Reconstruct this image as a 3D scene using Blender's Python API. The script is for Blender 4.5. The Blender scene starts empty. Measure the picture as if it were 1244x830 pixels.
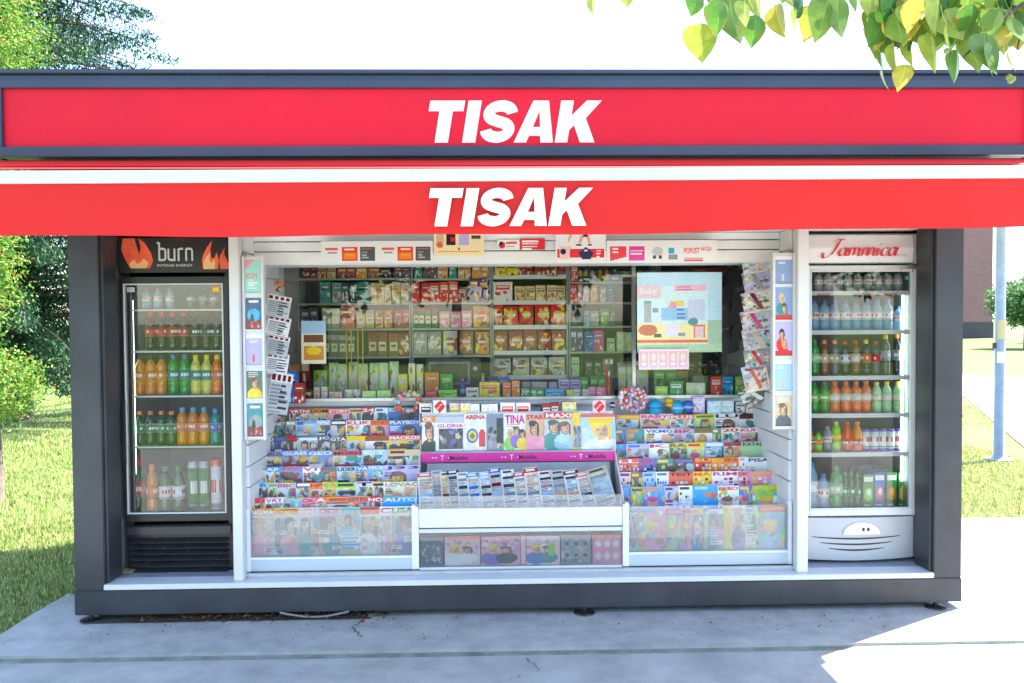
import bpy, bmesh, math, random
import numpy as np
from mathutils import Matrix, Vector
R = math.radians
scene = bpy.context.scene
col = scene.collection
random.seed(7)
rng = np.random.default_rng(7)

# ------------------------------------------------------------------ camera
CAM = Vector((-0.143, 0.0, 1.72))
CM = Matrix.Rotation(R(-1.4), 3, 'Z') @ Matrix.Rotation(R(90 - 1.6), 3, 'X') @ Matrix.Rotation(R(-0.4), 3, 'Z')
cd = bpy.data.cameras.new('camera'); cam = bpy.data.objects.new('camera', cd); col.objects.link(cam)
cd.sensor_width = 36; cd.lens = 36 * 1000 / 1244; cd.clip_start = 0.05; cd.clip_end = 2000
m4 = CM.to_4x4(); m4.translation = CAM; cam.matrix_world = m4
scene.camera = cam

# ------------------------------------------------------------------ sky and sun
SUN = Vector((0.53, 0.31, 1.0)).normalized()
world = bpy.data.worlds.new("World"); scene.world = world; world.use_nodes = True
wn = world.node_tree; bg = wn.nodes['Background']
sky = wn.nodes.new('ShaderNodeTexSky'); sky.sky_type = 'NISHITA'; sky.sun_disc = False
sky.sun_elevation = math.asin(SUN.z); sky.sun_rotation = math.atan2(SUN.x, SUN.y)
sky.air_density = 1.0; sky.dust_density = 0.6; sky.ozone_density = 1.0
wn.links.new(sky.outputs[0], bg.inputs[0]); bg.inputs[1].default_value = 0.15
sd = bpy.data.lights.new('sun', 'SUN'); sd.energy = 4.8; sd.angle = R(0.5); sd.color = (1, 0.95, 0.88)
sun = bpy.data.objects.new('sun', sd); col.objects.link(sun)
sun.rotation_euler = SUN.to_track_quat('Z', 'Y').to_euler(); sun.location = (6, 6, 12)
vs = scene.view_settings
vs.view_transform = 'Standard'; vs.look = 'None'; vs.gamma = 1; vs.exposure = 2.35
scene.cycles.max_bounces = 10; scene.cycles.diffuse_bounces = 5; scene.cycles.transparent_max_bounces = 24
scene.cycles.caustics_reflective = False; scene.cycles.caustics_refractive = False

# ------------------------------------------------------------------ helpers
def at(px, py, Y):
    """world (x, z) of the photograph's point on the plane y = Y"""
    d = CM @ Vector(((px - 622) / 1000, -(py - 415) / 1000, -1))
    t = (Y - CAM.y) / d.y
    return CAM.x + d.x * t, CAM.z + d.z * t
def ax(px, Y, py=450): return at(px, py, Y)[0]
def az(py, Y, px=622): return at(px, py, Y)[1]
def gr(px, py, z=0.0):
    d = CM @ Vector(((px - 622) / 1000, -(py - 415) / 1000, -1))
    t = (z - CAM.z) / d.z
    return CAM.x + d.x * t, CAM.y + d.y * t

def s2l(c): return tuple((v / 12.92 if v <= .04045 else ((v + .055) / 1.055) ** 2.4) for v in c)
PAL = {'red': 'd02028', 'dark red': '7a1420', 'coral': 'e0604c', 'orange': 'e6841e', 'yellow': 'ecc81e', 'lime green': '8cc83a',
 'green': '2c8a3e', 'dark green': '17502a', 'pale green': 'a9cfa0', 'teal': '1f8a8c', 'cyan': '28a9d6', 'blue': '3470c4', 'navy': '1d2754',
 'pale blue': 'a4c6e4', 'pink': 'e58fae', 'pale pink': 'ecc3cc', 'magenta': 'd22a80', 'violet': '7361b8', 'purple': '45246e', 'lilac': 'b4aede',
 'white': 'e6e8ea', 'cream': 'eadfc0', 'beige': 'c9b48c', 'brown': '6e4526', 'grey': '8a9098', 'pale grey': 'bec4ca', 'dark grey': '3f444a',
 'black': '16171b', 'skin': 'd9a888', 'silver': 'a8adb3', 'amber': 'c98a2a'}
def C(n):
    h = PAL.get(n, n); return s2l(tuple(int(h[i:i + 2], 16) / 255 for i in (0, 2, 4)))

def tag(o, label=None, cat=None, group=None, kind=None):
    if label: o['label'] = label
    if cat: o['category'] = cat
    if group: o['group'] = group
    if kind: o['kind'] = kind
    return o
def empty(name, loc, label, cat, group=None, rz=0):
    o = bpy.data.objects.new(name, None); col.objects.link(o); o.location = loc; o.rotation_euler = (0, 0, rz)
    o.empty_display_size = .05
    return tag(o, label, cat, group)
def copy_tree(o, parent=None):
    c = o.copy(); col.objects.link(c); c.parent = parent
    for k in list(KIDS.get(o.name, [])):
        KIDS.setdefault(c.name, []).append(copy_tree(k, c))
    return c
KIDS = {}
ORG = {}
def org(p):
    v = Vector((0, 0, 0))
    while p is not None: v += Vector(p.location); p = p.parent
    return v

# ------------------------------------------------------------------ materials
MATS = {}
def mat(name, c, rough=.5, metal=0, bump=0, bscale=60, var=0, vscale=8, coat=0, spec=.5, trans=0, alpha=1, stretch=None, var2=None):
    if name in MATS: return MATS[name]
    m = bpy.data.materials.new(name); m.use_nodes = True; nt = m.node_tree; b = nt.nodes['Principled BSDF']
    rgb = C(c) if isinstance(c, str) else c
    b.inputs['Base Color'].default_value = (*rgb, 1); b.inputs['Roughness'].default_value = rough
    b.inputs['Metallic'].default_value = metal; b.inputs['Specular IOR Level'].default_value = spec
    b.inputs['Coat Weight'].default_value = coat; b.inputs['Transmission Weight'].default_value = trans
    b.inputs['Alpha'].default_value = alpha
    tc = nt.nodes.new('ShaderNodeTexCoord'); mp = nt.nodes.new('ShaderNodeMapping'); nt.links.new(tc.outputs['Object'], mp.inputs[0])
    if stretch: mp.inputs['Scale'].default_value = stretch
    n = nt.nodes.new('ShaderNodeTexNoise'); n.inputs['Scale'].default_value = vscale; n.inputs['Detail'].default_value = 6
    n.inputs['Roughness'].default_value = .65; nt.links.new(mp.outputs[0], n.inputs[0])
    if var:
        r = nt.nodes.new('ShaderNodeValToRGB'); nt.links.new(n.outputs[0], r.inputs[0])
        r.color_ramp.elements[0].position = .3; r.color_ramp.elements[1].position = .7
        lo = var2 if var2 else tuple(v * (1 - var) for v in rgb); hi = tuple(min(1, v * (1 + var * .6)) for v in rgb)
        r.color_ramp.elements[0].color = (*lo, 1); r.color_ramp.elements[1].color = (*hi, 1)
        nt.links.new(r.outputs[0], b.inputs['Base Color'])
    mr = nt.nodes.new('ShaderNodeMapRange'); nt.links.new(n.outputs[0], mr.inputs[0])
    mr.inputs['To Min'].default_value = max(.02, rough - .08); mr.inputs['To Max'].default_value = min(1, rough + .1)
    nt.links.new(mr.outputs[0], b.inputs['Roughness'])
    if bump:
        n2 = nt.nodes.new('ShaderNodeTexNoise'); n2.inputs['Scale'].default_value = bscale; n2.inputs['Detail'].default_value = 4
        nt.links.new(mp.outputs[0], n2.inputs[0])
        bp = nt.nodes.new('ShaderNodeBump'); bp.inputs['Strength'].default_value = bump; bp.inputs['Distance'].default_value = .01
        nt.links.new(n2.outputs[0], bp.inputs['Height']); nt.links.new(bp.outputs[0], b.inputs['Normal'])
    MATS[name] = m; return m
def attr_mat(name, rough=.4, coat=0, transl=0, spec=.5):
    m = bpy.data.materials.new(name); m.use_nodes = True; nt = m.node_tree; b = nt.nodes['Principled BSDF']
    a = nt.nodes.new('ShaderNodeAttribute'); a.attribute_name = 'print'
    nt.links.new(a.outputs['Color'], b.inputs['Base Color'])
    b.inputs['Roughness'].default_value = rough; b.inputs['Coat Weight'].default_value = coat; b.inputs['Specular IOR Level'].default_value = spec
    tc = nt.nodes.new('ShaderNodeTexCoord'); n = nt.nodes.new('ShaderNodeTexNoise'); n.inputs['Scale'].default_value = 25
    nt.links.new(tc.outputs['Object'], n.inputs[0])
    bp = nt.nodes.new('ShaderNodeBump'); bp.inputs['Strength'].default_value = .15; bp.inputs['Distance'].default_value = .01
    nt.links.new(n.outputs[0], bp.inputs['Height']); nt.links.new(bp.outputs[0], b.inputs['Normal'])
    if transl:
        t = nt.nodes.new('ShaderNodeBsdfTranslucent'); mx = nt.nodes.new('ShaderNodeMixShader'); mx.inputs[0].default_value = transl
        nt.links.new(a.outputs['Color'], t.inputs[0]); nt.links.new(b.outputs[0], mx.inputs[1]); nt.links.new(t.outputs[0], mx.inputs[2])
        nt.links.new(mx.outputs[0], nt.nodes['Material Output'].inputs[0])
    MATS[name] = m; return m
def glass_mat(name, tint=(.985, .995, .99), veil=0, ior=1.5, vc=(.8, .85, .86)):
    m = bpy.data.materials.new(name); m.use_nodes = True; nt = m.node_tree; nt.nodes.remove(nt.nodes['Principled BSDF'])
    tr = nt.nodes.new('ShaderNodeBsdfTransparent'); tr.inputs[0].default_value = (*tint, 1)
    gl = nt.nodes.new('ShaderNodeBsdfGlossy'); gl.inputs['Roughness'].default_value = .01
    fr = nt.nodes.new('ShaderNodeFresnel'); fr.inputs[0].default_value = ior
    mx = nt.nodes.new('ShaderNodeMixShader'); nt.links.new(fr.outputs[0], mx.inputs[0]); nt.links.new(gl.outputs[0], mx.inputs[2])
    if veil:
        df = nt.nodes.new('ShaderNodeBsdfDiffuse'); df.inputs[0].default_value = (*vc, 1)
        m2 = nt.nodes.new('ShaderNodeMixShader'); m2.inputs[0].default_value = veil
        nt.links.new(tr.outputs[0], m2.inputs[1]); nt.links.new(df.outputs[0], m2.inputs[2]); nt.links.new(m2.outputs[0], mx.inputs[1])
    else: nt.links.new(tr.outputs[0], mx.inputs[1])
    nt.links.new(mx.outputs[0], nt.nodes['Material Output'].inputs[0]); MATS[name] = m; return m
def emit_mat(name, c, s):
    m = bpy.data.materials.new(name); m.use_nodes = True; b = m.node_tree.nodes['Principled BSDF']
    b.inputs['Base Color'].default_value = (*c, 1); b.inputs['Emission Color'].default_value = (*c, 1); b.inputs['Emission Strength'].default_value = s
    MATS[name] = m; return m
M_ant = mat('anthracite paint', (.05, .053, .062), .38, .3, var=.35, vscale=2.2, bump=.05, bscale=200)
M_antb = mat('anthracite roof trim', (.045, .055, .085), .3, .4, var=.25, vscale=2)
M_fas = mat('fascia red panel', (.62, .008, .028), .5, var=.12, vscale=1.2, spec=.25)
M_awn = mat('awning red cloth', (.78, .018, .012), .6, bump=.15, bscale=700, var=.08, vscale=1.5)
M_whs = mat('white stripe cloth', (.62, .65, .67), .5, var=.06, vscale=4)
M_let = mat('white letters', (.82, .83, .84), .5, var=.04, vscale=5)
M_wht = mat('white painted metal', (.66, .67, .68), .35, var=.07, vscale=4, bump=.03)
M_whd = mat('white laminate', (.8, .81, .81), .45, var=.08, vscale=5)
M_gry = mat('grey laminate', (.36, .37, .38), .5, var=.12, vscale=6)
M_flo = mat('grey metal floor', (.34, .36, .39), .45, var=.3, vscale=8)
M_alu = mat('brushed aluminium', (.55, .57, .58), .35, .8, var=.1, vscale=10)
M_blk = mat('black plastic', (.018, .018, .02), .35, var=.3, vscale=10)
M_blg = mat('black louvre plastic', (.03, .03, .034), .25, var=.3, vscale=10)
M_print = attr_mat('glossy print', .35, .15)
M_news = attr_mat('matte newsprint', .8, spec=.2)
M_leafn = attr_mat('broad leaf', .42, transl=.36)
M_leaff = attr_mat('foliage', .6, transl=.3, spec=.3)
M_needle = attr_mat('needles', .6, transl=.08, spec=.3)
M_grass = attr_mat('grass blades', .6, transl=.3, spec=.3)
M_glass = glass_mat('window glass')
M_acr = glass_mat('acrylic', veil=.13)
M_acr2 = glass_mat('clear acrylic', veil=.06)
M_bark = mat('bark', (.12, .09, .07), .9, var=.4, vscale=14, bump=.8, bscale=30)
M_pole = mat('galvanised pole', (.33, .37, .41), .45, .4, var=.2, vscale=8)

# ------------------------------------------------------------------ mesh accumulation
class MB:
    def __init__(s): s.v = []; s.f = []; s.c = []; s.sm = []
    def poly(s, pts, c=None):
        n = len(s.v); s.v += [tuple(p) for p in pts]; s.f.append(tuple(range(n, n + len(pts)))); s.c.append(c)
    def box(s, x0, x1, y0, y1, z0, z1, c=None):
        if x0 > x1: x0, x1 = x1, x0
        if y0 > y1: y0, y1 = y1, y0
        if z0 > z1: z0, z1 = z1, z0
        n = len(s.v)
        s.v += [(x, y, z) for z in (z0, z1) for y in (y0, y1) for x in (x0, x1)]
        for q in ((0, 2, 3, 1), (4, 5, 7, 6), (0, 1, 5, 4), (2, 6, 7, 3), (0, 4, 6, 2), (1, 3, 7, 5)):
            s.f.append(tuple(n + i for i in q)); s.c.append(c)
        return s
    def prism(s, pts, axis, a, b):
        """extrude 2-D outline along axis ('x': pts=(y,z); 'y': pts=(x,z); 'z': pts=(x,y)) from a to b"""
        def P(p, t): return (t, p[0], p[1]) if axis == 'x' else (p[0], t, p[1]) if axis == 'y' else (p[0], p[1], t)
        n = len(s.v); k = len(pts)
        s.v += [P(p, a) for p in pts] + [P(p, b) for p in pts]
        s.f.append(tuple(range(n, n + k))); s.f.append(tuple(range(n + 2 * k - 1, n + k - 1, -1))); s.c += [None, None]
        for i in range(k):
            j = (i + 1) % k; s.f.append((n + i, n + k + i, n + k + j, n + j)); s.c.append(None)
        return s
    def tube(s, pts, rads, n=8, caps=True, c=None):
        base = len(s.v); pts = [Vector(p) for p in pts]
        if not isinstance(rads, (list, tuple)): rads = [rads] * len(pts)
        for i, p in enumerate(pts):
            t = (pts[min(i + 1, len(pts) - 1)] - pts[max(i - 1, 0)]).normalized()
            a = t.cross(Vector((0, 0, 1)) if abs(t.z) < .9 else Vector((1, 0, 0))).normalized(); b = t.cross(a)
            for k in range(n):
                w = 2 * math.pi * k / n; s.v.append(tuple(p + (a * math.cos(w) + b * math.sin(w)) * rads[i]))
        for i in range(len(pts) - 1):
            for k in range(n):
                q = base + i * n; s.f.append((q + k, q + (k + 1) % n, q + n + (k + 1) % n, q + n + k)); s.c.append(c)
        if caps:
            s.f.append(tuple(base + k for k in range(n))); s.f.append(tuple(base + (len(pts) - 1) * n + k for k in range(n - 1, -1, -1))); s.c += [c, c]
        return s
    def lathe(s, prof, n=12, o=(0, 0, 0), c=None):
        base = len(s.v)
        for r, z in prof:
            for k in range(n):
                w = 2 * math.pi * k / n; s.v.append((o[0] + r * math.cos(w), o[1] + r * math.sin(w), o[2] + z))
        for i in range(len(prof) - 1):
            for k in range(n):
                q = base + i * n; s.f.append((q + k, q + (k + 1) % n, q + n + (k + 1) % n, q + n + k)); s.c.append(c)
        s.f.append(tuple(base + k for k in range(n - 1, -1, -1))); s.f.append(tuple(base + (len(prof) - 1) * n + k for k in range(n))); s.c += [c, c]
        return s
    def mesh(s, name, m, off=(0, 0, 0), bevel=0, smooth=False, rot=None):
        me = bpy.data.meshes.new(name)
        v = [(a - off[0], b - off[1], c - off[2]) for a, b, c in s.v]
        me.from_pydata(v, [], s.f); 
        if any(c is not None for c in s.c):
            ca = me.color_attributes.new('print', 'FLOAT_COLOR', 'CORNER')
            arr = []
            for f, c in zip(s.f, s.c): arr += [*(c or (.8, .8, .8)), 1] * len(f)
            ca.data.foreach_set('color', arr)
        if bevel:
            bm = bmesh.new(); bm.from_mesh(me)
            bmesh.ops.bevel(bm, geom=[e for e in bm.edges if e.calc_length() > bevel * 3], offset=bevel, segments=2, affect='EDGES', clamp_overlap=True)
            bm.to_mesh(me); bm.free()
        if smooth: me.shade_smooth() if hasattr(me, 'shade_smooth') else None
        me.materials.append(m); return me
    def build(s, name, m, parent=None, bevel=0, smooth=False):
        o = bpy.data.objects.new(name, s.mesh(name, m, org(parent), bevel, smooth)); col.objects.link(o); o.parent = parent
        if parent is not None: KIDS.setdefault(parent.name, []).append(o)
        return o
def box(name, m, parent, x0, x1, y0, y1, z0, z1, bevel=0):
    return MB().box(x0, x1, y0, y1, z0, z1).build(name, m, parent, bevel)

def big_mesh(name, V, F, cols, m, parent=None, off=(0, 0, 0)):
    """V (n,3), F (k,4) int, cols (k,3) linear: fast colour mesh"""
    me = bpy.data.meshes.new(name); V = np.asarray(V, np.float32) - np.array(off, np.float32); F = np.asarray(F, np.int32)
    k = F.shape[1]
    me.vertices.add(len(V)); me.vertices.foreach_set('co', V.ravel())
    me.loops.add(F.size); me.loops.foreach_set('vertex_index', F.ravel())
    me.polygons.add(len(F)); me.polygons.foreach_set('loop_start', np.arange(0, F.size, k, dtype=np.int32))
    me.update(calc_edges=True)
    ca = me.color_attributes.new('print', 'FLOAT_COLOR', 'CORNER')
    cc = np.ones((len(F), k, 4), np.float32); cc[:, :, :3] = np.asarray(cols, np.float32)[:, None, :]
    ca.data.foreach_set('color', cc.ravel()); me.materials.append(m)
    o = bpy.data.objects.new(name, me); col.objects.link(o); o.parent = parent
    if parent is not None: KIDS.setdefault(parent.name, []).append(o)
    return o

# 2-D curves turned into solid lettering
def curve_solid(name, polys, depth, m, parent, M4):
    cu = bpy.data.curves.new(name, 'CURVE'); cu.dimensions = '2D'; cu.fill_mode = 'BOTH'; cu.extrude = depth
    for p in polys:
        sp = cu.splines.new('POLY'); sp.points.add(len(p) - 1)
        for i, (x, y) in enumerate(p): sp.points[i].co = (x, y, 0, 1)
        sp.use_cyclic_u = True
    return _solid(name, cu, m, parent, M4)
def _solid(name, cu, m, parent, M4):
    o = bpy.data.objects.new('t', cu); col.objects.link(o); bpy.context.view_layer.update()
    me = bpy.data.meshes.new_from_object(o.evaluated_get(bpy.context.evaluated_depsgraph_get()))
    bpy.data.objects.remove(o); me.name = name; me.materials.clear(); me.materials.append(m)
    off = org(parent); me.transform(Matrix.Translation(-off) @ M4)
    ob = bpy.data.objects.new(name, me); col.objects.link(ob); ob.parent = parent
    if parent is not None: KIDS.setdefault(parent.name, []).append(ob)
    return ob
def text_solid(name, s, x0, x1, z0, z1, Y, m, parent, shear=0, bold=0, depth=.001):
    cu = bpy.data.curves.new(name, 'FONT'); cu.body = s; cu.size = 1; cu.shear = shear; cu.offset = bold; cu.extrude = 0
    o = bpy.data.objects.new('t', cu); col.objects.link(o); bpy.context.view_layer.update()
    me = bpy.data.meshes.new_from_object(o.evaluated_get(bpy.context.evaluated_depsgraph_get())); bpy.data.objects.remove(o)
    co = np.array([v.co[:] for v in me.vertices]); a, b = co.min(0), co.max(0)
    off = org(parent)
    for v in me.vertices:
        x = x0 + (v.co.x - a[0]) / (b[0] - a[0]) * (x1 - x0); z = z0 + (v.co.y - a[1]) / (b[1] - a[1]) * (z1 - z0)
        v.co = (x - off.x, Y - off.y, z - off.z)
    me.materials.clear(); me.materials.append(m); me.name = name
    ob = bpy.data.objects.new(name, me); col.objects.link(ob); ob.parent = parent
    return ob
def arc(cx, cy, rx, ry, a0, a1, n=12):
    return [(cx + rx * math.cos(R(a0 + (a1 - a0) * i / n)), cy + ry * math.sin(R(a0 + (a1 - a0) * i / n))) for i in range(n + 1)]
def stroke(path, w):
    L, Rr = [], []
    for i, p in enumerate(path):
        a = path[max(i - 1, 0)]; b = path[min(i + 1, len(path) - 1)]
        dx, dy = b[0] - a[0], b[1] - a[1]; l = math.hypot(dx, dy) or 1; nx, ny = -dy / l * w / 2, dx / l * w / 2
        L.append((p[0] + nx, p[1] + ny)); Rr.append((p[0] - nx, p[1] - ny))
    return L + Rr[::-1]
def xz(Y): return Matrix(((1, 0, 0, 0), (0, 0, 1, Y), (0, 1, 0, 0), (0, 0, 0, 1)))

# ------------------------------------------------------------------ print raster
FONT = dict(zip("ABCDEFGHIJKLMNOPQRSTUVWXYZ0123456789!.", """7E1111117E 7F49494936 3E41414122 7F4141221C 7F49494941 7F09090901 3E4149497A 7F0808087F 00417F4100 2040413F01 7F08142241 7F40404040 7F020C027F 7F0408107F 3E4141413E 7F09090906 3E4151215E 7F09192946 4649494931 01017F0101 3F4040403F 1F2040201F 3F4038403F 6314081463 0708700807 6151494543 3E5149453E 00427F4000 4261514946 2141454B31 1814127F10 2745454539 3C4A494930 0171090503 3649494936 064949291E 00005F0000 0060600000""".split()))
class Art:
    def __init__(s, w, h, base): s.w, s.h = w, h; s.a = np.zeros((h, w, 3), np.float32); s.a[:] = C(base)
    def rect(s, x0, y0, x1, y1, c):
        s.a[int(round(y0 * s.h)):max(int(round(y0 * s.h)) + 1, int(round(y1 * s.h))), int(round(x0 * s.w)):max(int(round(x0 * s.w)) + 1, int(round(x1 * s.w)))] = C(c); return s
    def ell(s, cx, cy, rx, ry, c):
        yy, xx = np.mgrid[0:s.h, 0:s.w]; q = ((xx + .5) / s.w - cx) ** 2 / rx ** 2 + ((yy + .5) / s.h - cy) ** 2 / ry ** 2
        s.a[q < 1] = C(c); return s
    def tri(s, pts, c):
        yy, xx = np.mgrid[0:s.h, 0:s.w]; X = (xx + .5) / s.w; Y = (yy + .5) / s.h; k = len(pts); ok = None
        pos = np.ones_like(X, bool); neg = np.ones_like(X, bool)
        for i in range(k):
            (ax_, ay), (bx, by) = pts[i], pts[(i + 1) % k]; cr = (bx - ax_) * (Y - ay) - (by - ay) * (X - ax_); pos &= cr >= 0; neg &= cr <= 0
        s.a[pos | neg] = C(c); return s
    def text(s, t, x, y, wfrac, c, hs=1, maxs=9):
        t = t.upper(); sc = max(1, min(maxs, int(s.w * wfrac / (6 * max(1, len(t)))))); X = int(x * s.w); Y = int(y * s.h); c = C(c)
        for ch in t:
            g = FONT.get(ch)
            if g:
                for i in range(5):
                    b = int(g[2 * i:2 * i + 2], 16)
                    for j in range(7):
                        if b >> j & 1:
                            s.a[Y + j * hs:Y + (j + 1) * hs, max(0, X + i * sc):X + (i + 1) * sc] = c
            X += 6 * sc
        return s
    def lines(s, x0, y0, x1, y1, c, r, step=.05, fill=.75):
        y = y0
        while y < y1:
            s.rect(x0, y, x0 + (x1 - x0) * r.uniform(.4, 1), y + step * .45, c); y += step
        return s
    def blobs(s, x0, y0, x1, y1, cols, n, r, sz=.2):
        yy, xx = np.mgrid[0:s.h, 0:s.w]; X = (xx + .5) / s.w; Y = (yy + .5) / s.h; win = (X >= x0) & (X <= x1) & (Y >= y0) & (Y <= y1)
        for _ in range(n):
            cx, cy = r.uniform(x0, x1), r.uniform(y0, y1); rx, ry = r.uniform(.35, 1) * sz, r.uniform(.35, 1) * sz * .8; t = r.uniform(-1.2, 1.2); ct, st = math.cos(t), math.sin(t)
            u = ((X - cx) * ct + (Y - cy) * st) / rx; v = (-(X - cx) * st + (Y - cy) * ct) / ry; m = win & (u * u + v * v < 1); k = r.uniform(.75, 1.15); s.a[m] = np.array(C(r.choice(cols))) * k
        return s
    def finish(s, r, y0=.14, amp=.4, lift=.06):
        s.a = s.a * (1 - lift * 1.15) + lift; amp *= .9
        g = np.random.default_rng(r.randint(0, 10 ** 6)); k = 7; f = g.random((k + 1, k + 1, 3)) * .5 + g.random((k + 1, k + 1, 1)) * .5
        yi = np.linspace(0, k - .001, s.h); xi = np.linspace(0, k - .001, s.w); y_ = yi.astype(int); x_ = xi.astype(int); fy = (yi - y_)[:, None, None]; fx = (xi - x_)[None, :, None]
        n = (f[y_][:, x_] * (1 - fx) + f[y_][:, x_ + 1] * fx) * (1 - fy) + (f[y_ + 1][:, x_] * (1 - fx) + f[y_ + 1][:, x_ + 1] * fx) * fy
        m = 1 + (n - .5) * 2 * amp + (g.random((s.h, s.w, 1)) - .5) * .25 * (g.random((s.h, s.w, 1)) < .5)
        m = np.round(m * 14) / 14; j = int(s.h * y0); s.a[j:] = np.clip(s.a[j:] * m[j:], 0, .9); return s
    def speck(s, x0, y0, x1, y1, cols, n, r, sz=.08):
        return s.blobs(x0, y0, x1, y1, cols, n, r, sz * .62)
    def _speck(s, x0, y0, x1, y1, cols, n, r, sz=.08):
        for _ in range(n):
            x = r.uniform(x0, x1); y = r.uniform(y0, y1); w = r.uniform(.3, 1.2) * sz; h = r.uniform(.3, 1.2) * sz
            s.rect(max(0, x), max(0, y), min(1, x + w), min(1, y + h), r.choice(cols))
        return s
    def person(s, cx, top, size, r, hair=None, cloth=None, shoulders=True):
        hair = hair or r.choice(['black', 'brown', 'beige', 'dark grey', 'amber']); cloth = cloth or r.choice(['white', 'black', 'red', 'blue', 'teal', 'pink', 'violet'])
        a = s.h / s.w
        if shoulders: s.ell(cx, top + size * 1.35, size * .95 , size * .62, cloth); s.rect(cx - size * .18, top + size * .6, cx + size * .18, top + size * .85, 'skin')
        s.ell(cx, top + size * .38, size * .46, size * .42, hair); s.ell(cx, top + size * .42, size * .33, size * .34, 'skin')
        sh = r.uniform(-.05, .05) * size; s.ell(cx + sh + size * .2, top + size * .48, size * .13, size * .26, 'c48a68')
        for q in (-.14, .12): s.ell(cx + sh + q * size, top + size * .4, size * .055, size * .03, '5a3a28')
        s.ell(cx + sh, top + size * .6, size * .09, size * .03, 'a84840'); s.ell(cx + sh * 3 - size * .12, top + size * .13, size * .36, size * .17, hair); s.ell(cx + size * .36, top + size * .5, size * .1, size * .4, hair)
        return s
def art_mesh(name, art, W, H, t=.004, bend=0, m=None, side=(.7, .7, .68), wave=0):
    """upright sheet, origin at its bottom centre, front faces -y"""
    a = art.a; h, w = a.shape[:2]; V = []; F = []; Cc = []
    def yb(z, x): return -bend * math.sin(math.pi * min(1, max(0, z / H))) - t
    if bend == 0: zb = None
    for j in range(h):
        z1 = H * (1 - j / h); z0 = H * (1 - (j + 1) / h); i = 0
        while i < w:
            k = i + 1
            while k < w and np.array_equal(a[j, k], a[j, i]): k += 1
            x0 = W * (i / w - .5); x1 = W * (k / w - .5); n = len(V)
            V += [(x0, yb(z0, 0), z0), (x1, yb(z0, 0), z0), (x1, yb(z1, 0), z1), (x0, yb(z1, 0), z1)]; F.append((n, n + 1, n + 2, n + 3)); Cc.append(a[j, i]); i = k
    x0, x1 = -W / 2, W / 2; n = len(V)
    V += [(x0, 0, 0), (x1, 0, 0), (x1, 0, H), (x0, 0, H), (x0, -t, 0), (x1, -t, 0), (x1, -t, H), (x0, -t, H)]
    for q in ((1, 0, 3, 2), (0, 4, 7, 3), (5, 1, 2, 6), (7, 6, 2, 3), (0, 1, 5, 4)): F.append(tuple(n + i for i in q)); Cc.append(side)
    me = bpy.data.meshes.new(name); F = np.array(F, np.int32); V = np.array(V, np.float32)
    me.vertices.add(len(V)); me.vertices.foreach_set('co', V.ravel()); me.loops.add(F.size); me.loops.foreach_set('vertex_index', F.ravel())
    me.polygons.add(len(F)); me.polygons.foreach_set('loop_start', np.arange(0, F.size, 4, dtype=np.int32)); me.update(calc_edges=True)
    ca = me.color_attributes.new('print', 'FLOAT_COLOR', 'CORNER'); cc = np.ones((len(F), 4, 4), np.float32); cc[:, :, :3] = np.array(Cc)[:, None, :]
    ca.data.foreach_set('color', cc.ravel()); me.materials.append(m or M_print); return me
INK = {}
def title(parent, s, W, z0, z1, y, c, x0=-.46, x1=.46, bold=.025, shear=0):
    me = INK.get((s, bold, shear))
    if me is None:
        cu = bpy.data.curves.new('t', 'FONT'); cu.body = s; cu.size = 1; cu.offset = bold; cu.shear = shear; cu.resolution_u = 3
        o = bpy.data.objects.new('t', cu); col.objects.link(o); bpy.context.view_layer.update()
        me = bpy.data.meshes.new_from_object(o.evaluated_get(bpy.context.evaluated_depsgraph_get())); bpy.data.objects.remove(o); INK[(s, bold, shear)] = me
    me = me.copy(); co = np.zeros(len(me.vertices) * 3); me.vertices.foreach_get('co', co); co = co.reshape(-1, 3); A, B = co.min(0), co.max(0)
    n = np.empty_like(co); n[:, 0] = W * (x0 + (co[:, 0] - A[0]) / (B[0] - A[0]) * (x1 - x0)); n[:, 1] = y; n[:, 2] = z0 + (co[:, 1] - A[1]) / (B[1] - A[1]) * (z1 - z0)
    me.vertices.foreach_set('co', n.ravel()); me.materials.clear(); me.materials.append(mat('ink ' + c, c, .4)); me.name = 'title'
    o = bpy.data.objects.new('title', me); col.objects.link(o); o.parent = parent; return o
def put(name, me, loc, rot=(0, 0, 0), label=None, cat=None, group=None, parent=None):
    o = bpy.data.objects.new(name, me); col.objects.link(o); o.location = loc; o.rotation_euler = rot; o.parent = parent
    if parent is not None: KIDS.setdefault(parent.name, []).append(o)
    return tag(o, label, cat, group)
ORD = ['first', 'second', 'third', 'fourth', 'fifth', 'sixth', 'seventh', 'eighth', 'ninth', 'tenth', 'eleventh', 'twelfth', 'thirteenth', 'fourteenth', 'fifteenth', 'sixteenth', 'seventeenth', 'eighteenth', 'nineteenth', 'twentieth', 'twenty-first', 'twenty-second', 'twenty-third', 'twenty-fourth', 'twenty-fifth', 'twenty-sixth', 'twenty-seventh', 'twenty-eighth', 'twenty-ninth', 'thirtieth']
def struct(o): o['kind'] = 'structure'; return o
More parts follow.
